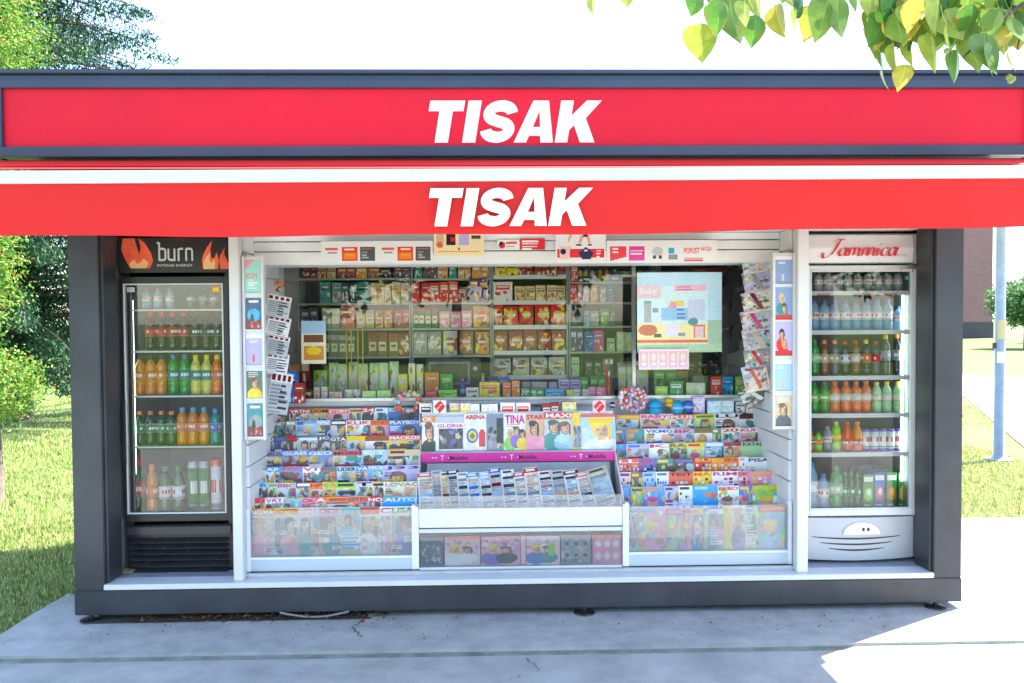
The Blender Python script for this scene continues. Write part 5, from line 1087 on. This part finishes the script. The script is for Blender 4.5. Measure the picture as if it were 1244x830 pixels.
# framed covers in the narrow columns
def column(side, pxa, pxb, cells, label, cols):
    Y = 4.79; x0, x1 = ax(pxa, Y, 420), ax(pxb, Y, 420); top, bot = cells[0][0] - 3, cells[-1][1] + 4
    t = empty('display_column', ((x0 + x1) / 2, Y, Z(bot, Y)), label, 'display')
    box('panel', M_wht, t, x0, x1, Y, Y + .03, Z(bot, Y), Z(top, Y), bevel=.002)
    f = MB(); f.box(x0, x0 + .014, Y - .014, Y - .0005, Z(bot, Y), Z(top, Y)); f.box(x1 - .014, x1, Y - .014, Y - .0005, Z(bot, Y), Z(top, Y)); f.build('edge_rail', M_wht, t)
    for i, (p0, p1) in enumerate(cells):
        box('ledge', M_wht, t, x0 + .014, x1 - .014, Y - .014, Y - .0005, Z(p1, Y) - .008, Z(p1, Y))
        c1, c2, kind = cols[i]; a = Art(26, 40, c1); rr_ = random.Random(i * 3 + pxa)
        if kind == 'text': a.text('ROM', .1, .4, .8, c2, 1); a.lines(.2, .6, .8, .9, 'white', rr_, .08); a.tri([(0, 0), (.6, 0), (0, .3)], 'pink')
        if kind == 'film': a.rect(0, .7, 1, 1, 'dark red'); a.ell(.5, .55, .4, .2, c2); a.ell(.4, .7, .12, .2, 'black'); a.rect(.2, .08, .8, .14, 'white'); a.speck(.1, .75, .9, .95, ['skin', 'black', 'red'], 8, rr_, .2)
        if kind == 'plain': a.rect(.4, .65, .55, .9, c2); a.rect(0, 0, 1, .12, 'white'); a.lines(.2, .2, .8, .3, 'white', rr_, .06)
        if kind == 'person': a.person(.5, .25, .5, rr_, 'brown', c2); a.lines(.1, .05, .9, .2, 'white', rr_, .07)
        if kind in ('film', 'person'): a.finish(rr_, 0, .35)
        if kind == 'duo': a.person(.4, .2, .35, rr_); a.person(.55, .5, .35, rr_); a.rect(0, .85, 1, 1, c2)
        put('framed_cover', art_mesh('framed_cover', a, x1 - x0 - .032, Z(p0 + .5, Y) - Z(p1, Y) - .004, .003), ((x0 + x1) / 2, Y - .002, Z(p1, Y) + .001), (-R(.5), 0, 0),
            f"small {c1.replace('8098c8', 'slate blue')} cover with {c2} {'figure' if kind in ('person', 'duo') else 'print'}, {ORD[i]} from top in the {side} column", 'cover', f'small covers in the {side} column')
column('left', 296, 322, [(313, 354), (359, 398), (403, 441), (447, 481), (486, 527)], 'narrow white display column of five small covers beside left mullion', [('9ad8d0', 'coral', 'text'), ('1a5080', 'cyan', 'film'), ('lilac', 'coral', 'plain'), ('4a6a50', 'yellow', 'person'), ('teal', 'grey', 'film')])
column('right', 938, 965, [(312, 347), (350, 391), (393, 435), (439, 478), (483, 521)], 'narrow white display column of five small covers beside right mullion', [('8098c8', 'pale grey', 'plain'), ('8098c8', 'red', 'duo'), ('lilac', 'red', 'duo'), ('pale blue', 'beige', 'plain'), ('beige', 'dark grey', 'person')])
# newspapers and magazines hung along both side walls
def hang(side, items, label, cols, name, Yh, lean):
    for i, (px0, px1, py0, py1) in enumerate(items):
        rr_ = random.Random(i + px0); c1, c2 = cols[i % len(cols)]
        Y = Yh; x0, x1 = ax(px0, Y, (py0 + py1) / 2), ax(px1, Y, (py0 + py1) / 2); W = x1 - x0; H = Z(py0, Y) - Z(py1, Y)
        a = Art(34, 34, c1)
        if side == 'left': a.rect(0, .04, 1, .24, 'white'); [a.rect(.04 + .24 * k, .07, .2 + .24 * k, .2, 'dark red') for k in range(4)]; a.lines(.05, .3, .95, .95, 'grey', rr_, .09); a.lines(.5, .3, .95, .95, 'dark grey', rr_, .13)
        else: a.speck(0, 0, .95, .95, [c2, c1, c1, 'pale grey', 'dark grey', 'cream', 'beige', 'pale blue', 'grey'], 60, rr_, .2); a.finish(rr_, 0, .45); a.tri([(.3, .1), (.45, .1), (.7, .9), (.55, .9)], c2)
        o = put(name, art_mesh(name, a, W * 1.04, H, .012, .01, M_news if side == 'left' else M_print), ((x0 + x1) / 2, Y + i * .001, Z(py1, Y)), (R(-8 + rr_.uniform(-3, 3)), R(lean * (1 + .3 * rr_.uniform(-1, 1))), R(16 if side == 'left' else -16)),
            label.format(c1, c2, ORD[i]), name.replace('_', ' '), f"{name.replace('_', ' ')}s hung on the {side} slatted wall")
hang('left', [(322, 349, 357, 384), (322, 348, 382, 407), (322, 347, 405, 430), (322, 347, 427, 452), (322, 347, 450, 500)], '{0} folded newspaper with red headlines, {2} from top on left slatted wall', [('pale grey', 'dark red'), ('white', 'dark red')], 'newspaper', 5.08, 12)
hang('right', [(905, 940, 304, 333), (907, 939, 330, 356), (906, 939, 355, 381), (905, 938, 378, 405), (906, 938, 401, 427), (908, 937, 426, 449), (908, 936, 446, 478)], '{0} bagged magazine with {1} stripe, {2} from top on right slatted wall', [('pale grey', 'beige'), ('lilac', 'grey'), ('cream', 'dark red'), ('pale grey', 'magenta'), ('silver', 'beige'), ('grey', 'red'), ('cream', 'coral')], 'magazine', 5.06, -10)
hang('right', [(908, 940, 468, 492)], '{0} rolled catalogue with {1} edge, lowest on the right slatted wall near counter', [('dark grey', 'white')], 'catalogue', 5.3, -30)
# black bags hanging in the back right corner
for i, (px, py0, py1) in enumerate(((889, 322, 352), (884, 345, 372), (898, 352, 384), (885, 370, 400), (897, 386, 416), (886, 400, 432))):
    Y = 5.6 + .02 * i; x, z1 = at(px, py0, Y); z0 = Z(py1, Y); b = MB(); w = .07
    b.prism([(-w, 0), (w * .9, .01), (w * 1.1, (z1 - z0) * .55), (w * .4, (z1 - z0) * .9), (0, z1 - z0), (-w * .5, (z1 - z0) * .85), (-w * 1.05, (z1 - z0) * .5)], 'y', -.03, .03)
    o = b.build('black_bag', mat('black leatherette', (.02, .02, .022), .3, coat=.3, bump=.3, bscale=60), None, bevel=.008); o.location = (x, Y, z0); o.rotation_euler = (0, R(8 * (-1) ** i), R(10))
    tag(o, f'black bag hanging beside the blue poster, {ORD[i]} from top', 'bag', 'black bags in the back right corner')
# odd goods on the left wall
packs(5.5, 490, 'ledge by the left newspapers', "350,362,450,box,blue,navy;356,370,462,box,dark red,brown,1", z=zc)
o = sign('hanging_card', 366, 396, 390, 442, 5.55, Art(20, 34, 'cream').rect(0, 0, 1, .3, 'pale blue').rect(.1, .32, .9, .5, 'brown').rect(.1, .6, .9, .9, 'amber').ell(.5, .7, .3, .1, 'yellow'), 'cream card of snacks hanging at the left of the back shelves', 'card', .01)
cluster('sweets_bunch', 'red and brown bunch of sweets hanging above the left newspapers', 'sweets', 338, 348, 5.1, .03, 24, ['dark red', 'beige', 'coral'], .009, False)
# coffee machine niche at back centre: small dark appliance
mw = empty('coffee_machine', (ax(553, 5.98), 5.98, zc), 'dark appliance with a glass door at the back centre of the counter', 'appliance')
x0, x1 = ax(517, 5.95, 450), ax(584, 5.95, 450); zt_ = Z(436, 5.95)
cs_ = zc - .0
box('body', M_blk, mw, x0, x1, 5.99, 6.1, cs_ + .001, zt_, bevel=.006); box('door_frame', M_gry, mw, x0 + .02, x1 - .08, 5.98, 5.989, cs_ + .08, zt_ - .02, bevel=.002); box('door_glass', M_blg, mw, x0 + .035, x1 - .095, 5.974, 5.979, cs_ + .095, zt_ - .035)
kb = MB(); kb.prism([(x1 - .04 + .016 * math.cos(R(q)), zt_ - .07 + .016 * math.sin(R(q))) for q in range(0, 360, 30)], 'y', 5.975, 5.989); kb.build('knob', M_wht, mw)
for o in bpy.data.objects:
    if 'label' in o:
        s = o['label']
        for h_, nm in HEXN.items(): s = s.replace(h_, nm)
        o['label'] = s
# ================================================================== TREES AND BACKGROUND
def leaves(centers, n, size, cols, seed, dropy=0, shell=.55):
    g = np.random.default_rng(seed); cs = np.array([c[:3] for c in centers]); rs = np.array([c[3:6] for c in centers]); vol = rs.prod(1) ** .67; idx = g.choice(len(centers), n, p=vol / vol.sum())
    d = g.normal(size=(n, 3)); d /= np.linalg.norm(d, axis=1)[:, None]; rad = shell + (1 - shell) * g.random(n) ** .6 + .12 * g.normal(size=n)
    # clumps
    k = 260; cd_ = g.normal(size=(k, 3)); cd_ /= np.linalg.norm(cd_, axis=1)[:, None]; near = (d @ cd_.T).argmax(1); d = d * .45 + cd_[near] * .55; d /= np.linalg.norm(d, axis=1)[:, None]; d += g.normal(size=(n, 3)) * .05
    P = cs[idx] + d * rad[:, None] * rs[idx]
    u = g.normal(size=(n, 3)); u /= np.linalg.norm(u, axis=1)[:, None]; u[:, 2] -= dropy; u /= np.linalg.norm(u, axis=1)[:, None]
    v = np.cross(u, g.normal(size=(n, 3))); v /= np.linalg.norm(v, axis=1)[:, None]; s = size * g.uniform(.6, 1.4, (n, 1))
    V = np.stack([P - u * s, P + v * s * .5, P + u * s, P - v * s * .5], 1).reshape(-1, 3)
    tone = g.random(k)[near] * .5 + .75; cc = np.array([C(c) for c in cols])[(g.random(n) ** 1.2 * len(cols)).astype(int)] * tone[:, None] * g.uniform(.8, 1.2, (n, 1))
    return V, np.arange(n * 4).reshape(-1, 4), cc
def tree(name, label, loc, centers, n, size, cols, seed, trunk, limbs=()):
    t = empty(name, loc, label, 'tree')
    V, F, cc = leaves(centers, n, size, cols, seed); V = V + np.array(loc)
    big_mesh('crown', V, F, cc, M_leaff, t, off=loc)
    b = MB(); b.tube([Vector(p) + Vector(loc) for p in trunk[0]], trunk[1], 10)
    for p, rd in limbs: b.tube([Vector(q) + Vector(loc) for q in p], rd, 7)
    b.build('trunk', M_bark, t, smooth=True); return t
# bushy tree at the left edge, leaves turning orange
X, Yt = gr(0, 596, -.03); Yt = 8.1; X = ax(-4, Yt, 596)
zq = lambda py: az(py, Yt)
tl = (X, Yt, -.03)
cents = [(.0, 0, zq(458), .46, .46, .38), (.0, 0, zq(462), .40, .40, .34), (-.62, .1, zq(430), .55, .5, .5), (-.5, .1, zq(345), .66, .6, .6), (-.3, .2, zq(300), .45, .5, .45), (-.6, 0, zq(200), .9, .8, .9), (-.3, .1, zq(60), .74, .8, .8), (-.35, .1, zq(0), .75, .8, .8), (-.7, .2, zq(-60), .8, .8, .8), (-1.0, 0, zq(400), .7, .7, .8)]
tree('round_tree', 'bushy green tree with orange tinted leaves at the left edge of the lawn', tl, cents, 70000, .019, ['5c8430', '4a7028', '4c7a2c', '7a9c40', '5c8a34', '6c9838', '86a444', '628c38', '74a040', '98b050', 'b89044'], 3,
     ([(0, 0, 0), (.0, 0, .6), (-.08, 0, 1.3), (-.3, .05, 2.4), (-.45, .05, 3.6)], [.075, .055, .05, .04, .02]), [([(-.05, 0, 1.1), (-.4, 0, 1.7)], [.03, .012]), ([(-.05, 0, 1.0), (.2, 0, 1.5)], [.025, .01])])
# spruce behind
Ys = 15.0; sx = ax(20, Ys, 300)
t = empty('spruce_tree', (sx, Ys, -.03), 'tall dark spruce with drooping branches behind the left end of the kiosk', 'tree')
b = MB(); b.tube([(sx, Ys, -.03), (sx, Ys, 6), (sx, Ys, 12.5)], [.22, .13, .02], 10); b.build('trunk', M_bark, t, smooth=True)
g = np.random.default_rng(11); PV = []; PC = []; bb_ = MB()
pal = np.array([C(c) for c in ('1c3a24', '24482a', '2c5434', '163020', '4a7a4a')])
for k in range(290):
    z = .7 + 11.3 * (k / 290) ** .9; a = g.uniform(0, 6.283); L = (3.7 * (1 - z / 13.2) + .3) * g.uniform(.75, 1.08) + (.5 if 4 < z < 8 else 0)
    if k % 23 == 5: a = g.uniform(-.5, .3)
    m = max(4, int(L * 7)); pts = []
    for j in range(m + 1):
        u = j / m; pts.append(np.array([sx + math.cos(a) * L * u, Ys + math.sin(a) * L * u, z + .25 * u * L - .42 * L * u * u + .06 * L * u ** 4]))
    bb_.tube([tuple(p) for p in pts], [.03 * (1 - j / (m + 1)) + .004 for j in range(m + 1)], 4, caps=False)
    for j in range(1, m + 1):
        p = pts[j]; hang_ = .14 + .42 * math.sin(math.pi * min(1, j / m * .9 + .1)) * g.uniform(.5, 1)
        nn = 66; q = np.repeat(p[None], nn, 0) + g.normal(size=(nn, 3)) * [.09, .09, .03]; q[:, 2] -= g.random(nn) ** 1.0 * hang_
        u = g.normal(size=(nn, 3)) * [.6, .6, .4]; u[:, 2] -= .8; u /= np.linalg.norm(u, axis=1)[:, None]; v = np.cross(u, g.normal(size=(nn, 3))); v /= np.linalg.norm(v, axis=1)[:, None]; s = g.uniform(.024, .056, (nn, 1))
        PV.append(np.stack([q - u * s, q + v * s * .28, q + u * s, q - v * s * .28], 1).reshape(-1, 3)); PC.append(pal[g.integers(0, 5, nn)] * g.uniform(.7, 1.3, (nn, 1)))
bb_.build('branches', M_bark, t)
PV = np.concatenate(PV); PC = np.concatenate(PC); big_mesh('needles', PV, np.arange(len(PV)).reshape(-1, 4), PC, M_needle, t, off=(sx, Ys, -.03))
GC = ['3e6428', '4c7430', '34561f', '5c8438', '6a8a44']
def bgtree(label, x, y, h, r_, seed, cols=GC, n=7000, name='leafy_tree', size=.12):
    rr_ = random.Random(seed); c = [(rr_.uniform(-.5, .5) * r_, rr_.uniform(-.5, .5) * r_, h * rr_.uniform(.45, .8), r_ * rr_.uniform(.45, .75), r_ * rr_.uniform(.45, .75), h * rr_.uniform(.16, .26)) for _ in range(6)] + [(0, 0, h * .6, r_ * .7, r_ * .7, h * .3)]
    return tree(name, label, (x, y, -.03), c, n, size, cols, seed, ([(0, 0, 0), (0, 0, h * .3), (.1, 0, h * .7)], [.03 * h, .022 * h, .008 * h]))
bgtree('darker tree far left behind the round tree', ax(-40, 30, 400), 30, 8, 3.8, 32)
for i, px in enumerate((30, 62, 90)):
    Yh = 40 + i * 2; x = ax(px, Yh, 420)
    tree('bush', ['low bush at the far left end of the lawn', 'low bush at the far edge of the lawn, between two others', 'low bush at the far edge of the lawn nearest the kiosk'][i], (x, Yh, -.03), [(0, 0, .7, 1.2, .9, .9), (.6, 0, .6, .8, .8, .7)], 2500, .09, GC, 40 + i, ([(0, 0, 0), (0, 0, .5)], [.06, .03]))
bgtree('rounded light green tree beyond the footpath at right', ax(1246, 42, 385), 42, 3.6, 2.3, 50, ['5a7a4a', '6a8a5a', '7c9a6a', '4c6c40'], 14000, size=.10)
bgtree('taller tree right of the footpath, partly out of view', ax(1330, 50, 385), 50, 7, 3.2, 51)
# brick building far right
Yw = 62; bx0, bx1 = ax(905, Yw, 350), ax(1206, Yw, 350)
B = empty('brick_building', ((bx0 + bx1) / 2, Yw, -.03), 'mauve brick building far behind the right end of the kiosk', 'building')
M_brk = bpy.data.materials.new('mauve brick'); M_brk.use_nodes = True; _n = M_brk.node_tree; _k = _n.nodes.new('ShaderNodeTexBrick'); _c = _n.nodes.new('ShaderNodeTexCoord')
_mp = _n.nodes.new('ShaderNodeMapping'); _mp.inputs['Rotation'].default_value = (R(90), 0, 0); _n.links.new(_c.outputs['Object'], _mp.inputs[0]); _n.links.new(_mp.outputs[0], _k.inputs[0])
_k.inputs['Scale'].default_value = 3; _k.inputs['Color1'].default_value = (.25, .10, .10, 1); _k.inputs['Color2'].default_value = (.31, .14, .14, 1); _k.inputs['Mortar'].default_value = (.25, .2, .2, 1); _n.links.new(_k.outputs[0], _n.nodes['Principled BSDF'].inputs['Base Color']); _n.nodes['Principled BSDF'].inputs['Roughness'].default_value = .85
box('wall', M_brk, B, bx0, bx1, Yw, Yw + 14, 1.2, 11); box('plinth', mat('dark plinth', (.07, .06, .07), .8, var=.2), B, bx0 - .05, bx1 + .05, Yw - .08, Yw + 14, -.5, 1.2)
box('roof', mat('flat roof', (.2, .2, .21), .7), B, bx0 - .2, bx1 + .2, Yw - .25, Yw + 14.2, 11, 11.35)
for i in range(4):
    for j in range(2):
        x = bx0 + 2 + i * 4.2; z = 2.8 + j * 4; w_ = box('window', M_wht, B, x, x + 1.8, Yw - .06, Yw - .001, z, z + 1.6); box('pane', mat('dark pane', (.03, .04, .05), .1), w_, x + .08, x + 1.72, Yw - .075, Yw - .061, z + .08, z + 1.52)
# metal pole on the right lawn
px_, py_ = gr(1213.5, 558, -.02); P = empty('metal_pole', (px_, py_, -.03), 'grey metal pole with small stickers standing on the lawn at right', 'pole')
b = MB(); b.tube([(px_, py_, -.03), (px_, py_, 2.4), (px_ , py_, 4.0)], [.062, .056, .05], 16); b.build('shaft', M_pole, P, smooth=True)
b = MB(); b.lathe([(.16, 0), (.16, .02), (.08, .035), (.066, .06)], 18, (px_, py_, -.03)); b.build('base_flange', M_pole, P)
b = MB(); b.lathe([(.066, 0), (.066, .03), (.03, .06), (.01, .065)], 14, (px_, py_, 3.98)); b.build('cap', M_pole, P, smooth=True)
for (p0, p1, c) in ((393, 417, 'beige'), (432, 446, 'white')):
    b = MB(); rr0 = .0625; 
    for k in range(6):
        a0, a1 = R(-150 + k * 20), R(-130 + k * 20); z0, z1 = az(p1, py_), az(p0, py_)
        b.poly([(px_ + rr0 * math.cos(a0), py_ + rr0 * math.sin(a0), z0), (px_ + rr0 * math.cos(a1), py_ + rr0 * math.sin(a1), z0), (px_ + rr0 * math.cos(a1), py_ + rr0 * math.sin(a1), z1), (px_ + rr0 * math.cos(a0), py_ + rr0 * math.sin(a0), z1)], C(c))
    b.build('sticker', M_news, P)
box('latch', M_blk, P, px_ - .085, px_ - .055, py_ - .02, py_ + .02, az(428, py_), az(421, py_), bevel=.004)
# trees behind the photographer, seen mirrored in the glass
for i, (x, y, h, r_) in enumerate(((-17.5, -20, 8, 4.0), (-7.5, -22, 7, 3.5), (-1.5, -21, 8.5, 4.2), (2.2, -23, 6, 2.2), (17, -22, 8, 3.2), (20, -24, 10, 5), (-21, -25, 10, 5), (-30, -26, 11, 6))):
    bgtree(['broad', 'small', 'tall', 'slim', 'round', 'wide', 'dense', 'great'][i] + ' tree across the road, mirrored in the kiosk glass', x, y, h, r_, 60 + i, n=3500, size=.24)
# ---- branch with broad leaves hanging into the top right
TB = empty('linden_tree', (3.3, 1.3, 0), 'linden tree branch with yellow green leaves hanging over the top right', 'tree')
tk = MB(); tk.tube([(3.3, 1.3, 0), (3.35, 1.3, 1.8), (3.2, 1.4, 3.4), (3.0, 1.5, 4.2)], [.13, .11, .08, .05], 10); tk.build('trunk', M_bark, TB, smooth=True)
def at3(px, py, Y): x, z = at(px, py, Y); return Vector((x, Y, z))
br = MB(); twigs = [([Vector((3.2, 1.4, 3.3)), at3(1300, -40, 2.1), at3(1180, -22, 2.1), at3(1040, -18, 2.12), at3(880, -14, 2.15), at3(760, -18, 2.2)], [.03, .014, .01, .007, .005, .003]),
  ([at3(1180, -22, 2.1), at3(1120, 12, 2.05), at3(1090, 60, 2.02)], [.006, .004, .002]), ([at3(1290, -30, 2.1), at3(1215, 25, 2.0), at3(1170, 70, 1.98)], [.007, .004, .002]), ([at3(1290, -30, 2.1), at3(1240, 40, 2.05), at3(1228, 95, 2.02)], [.006, .003, .002]), ([at3(980, -15, 2.12), at3(950, 10, 2.1)], [.004, .002]), ([at3(880, -14, 2.15), at3(862, 22, 2.12)], [.004, .0015])]
for p, rd in twigs: br.tube(p, rd, 6)
br.build('branch', M_bark, TB, smooth=True)
def leaf_mesh(cpal, rr_, L):
    """heart-shaped leaf, hangs down (-z) from its stalk at the origin, seven rows with a folded midrib"""
    prof_ = [(0, .0), (.04, .30), (.14, .46), (.3, .50), (.48, .44), (.66, .32), (.82, .17), (.93, .06), (1.0, 0)]
    V = []; F = []; Cc = []; fold = rr_.uniform(.05, .22); curl = rr_.uniform(-.25, .3); c0 = C(rr_.choice(cpal)); edge = rr_.random() < .35
    def pt(t, s_):
        zz_ = -t * L + (.07 * L if (abs(s_) > .2 and t < .03) else 0); return (s_ * L, fold * abs(s_) * L * 1.4 + curl * t * t * L, zz_)
    for (t0, w0), (t1, w1) in zip(prof_[:-1], prof_[1:]):
        for sg in (-1, 1):
            for u0, u1 in ((0, .05), (.05, .45), (.45, .84), (.84, 1)):
                n = len(V); wob = lambda w, u: w * u * .95
                V += [pt(t0, sg * wob(w0, u0)), pt(t0, sg * wob(w0, u1)), pt(t1, sg * wob(w1, u1)), pt(t1, sg * wob(w1, u0))]
                F.append((n, n + 1, n + 2, n + 3)); f = rr_.uniform(.88, 1.12); c = c0
                if u0 >= .82 and edge and rr_.random() < .7: c = C(rr_.choice(['b88a30', '9a6a28', 'b0a040']))
                elif u0 == 0 and t1 < .9: c = tuple(min(.8, v * 1.35) for v in c0)
                elif rr_.random() < .1: c = tuple(v * rr_.uniform(.8, 1.2) for v in c)
                Cc.append(tuple(v * f for v in c))
    return V, F, Cc
LM = []
rr_ = random.Random(2)
for k in range(14):
    V, F, Cc = leaf_mesh(['5c8a34', '7a9c38', '8ca43c', 'a4b044', 'b8b048', '3c6c34', '6c8c38', '98a440'], rr_, 1.0)
    me = bpy.data.meshes.new('leaf'); me.from_pydata(V, [], F); ca = me.color_attributes.new('print', 'FLOAT_COLOR', 'CORNER'); arr = []
    for f, c in zip(F, Cc): arr += [*c, 1] * 4
    ca.data.foreach_set('color', arr); me.materials.append(M_leafn); me.shade_smooth(); LM.append(me)
st_ = MB()
def leaf(px, py, Lpx, ang, Y, yaw=None, k=None):
    """px,py stalk end; ang: direction of the tip, degrees from straight down, + to the right"""
    p = at3(px, py, Y); L = Lpx / 1000 * Y
    o = put('leaf', LM[rr_.randrange(14) if k is None else k], p - org(TB), (R(rr_.uniform(-18, 18)), -R(ang), R(yaw if yaw is not None else rr_.uniform(-50, 50))), parent=TB); o.scale = (L, L, L)
    st_.tube([p, p + Vector((-.01, .0, .02)), p + Vector((rr_.uniform(-.02, .02), .01, .05))], .0011, 4)
named = [(852, 28, 50, 3, 5), (720, -2, 22, 8, 50), (762, -12, 22, 0, 10), (660, -16, 18, 0, 20), (848, -10, 32, -15, 20), (873, 0, 44, 10, 25), (886, -10, 66, 12, 20), (905, 2, 34, -5, 35), (918, 18, 40, -3, 12), (916, -12, 38, 20, 40), (942, 6, 44, 32, 30), (975, -6, 40, -28, 55), (968, 14, 36, -15, 60), (990, 8, 44, -8, 20), (1005, 0, 54, -10, 30), (1018, -4, 52, 5, 25), (1036, -18, 34, 10, 40), (952, -16, 30, 20, 30),
  (1078, 20, 52, 0, 15), (1085, 52, 42, 20, 45), (1070, 65, 30, -25, 40), (1100, 78, 34, 3, 10), (1072, 84, 28, 3, 60), (1093, 10, 38, -12, 30), (1132, 42, 52, -3, 35), (1122, 40, 30, 30, 40), (1162, 60, 42, 3, 35), (1178, 42, 52, 8, 15), (1196, 40, 58, 2, 20), (1222, 32, 40, -12, 20), (1232, 22, 44, 8, 30), (1215, 12, 46, -10, 25), (1160, 14, 46, 4, 20), (1140, -2, 50, -6, 35), (1182, 5, 46, 8, 25), (1112, -2, 42, 12, 15), (1062, -10, 46, 2, 22), (1085, -16, 44, 10, 32), (1208, -14, 46, 0, 30), (1238, -12, 50, 10, 30), (1168, -18, 40, -12, 30), (1150, 30, 40, 20, 60), (1205, 55, 44, -14, 45), (1226, 60, 30, 10, 60)]
for q in named: leaf(q[0], q[1], q[2] * .96, q[3], 2.0 + rr_.uniform(-.06, .1), q[4])
for _ in range(75): leaf(rr_.choice([rr_.uniform(1060, 1290), rr_.uniform(1150, 1300)]), rr_.uniform(-70, 20), rr_.uniform(34, 56), rr_.uniform(-25, 25), rr_.uniform(2.0, 2.3))
for _ in range(34): leaf(rr_.uniform(1055, 1250), rr_.uniform(-25, 38), rr_.uniform(28, 46), rr_.uniform(-28, 28), rr_.uniform(1.98, 2.25))
for _ in range(14): leaf(rr_.uniform(850, 1040), rr_.uniform(-80, -28), rr_.uniform(34, 50), rr_.uniform(-25, 25), rr_.uniform(2.0, 2.3))
for px, py in ((1228, 98), (1226, 94), (1230, 96), (1150, 62)):
    p = at3(px, py, 2.0); st_.lathe([(.001, -.008), (.007, -.004), (.008, 0), (.006, .005), (.001, .008)], 8, p)
st_.build('stalks', mat('green stalk', (.25, .28, .06), .6), TB)['kind'] = 'stuff'
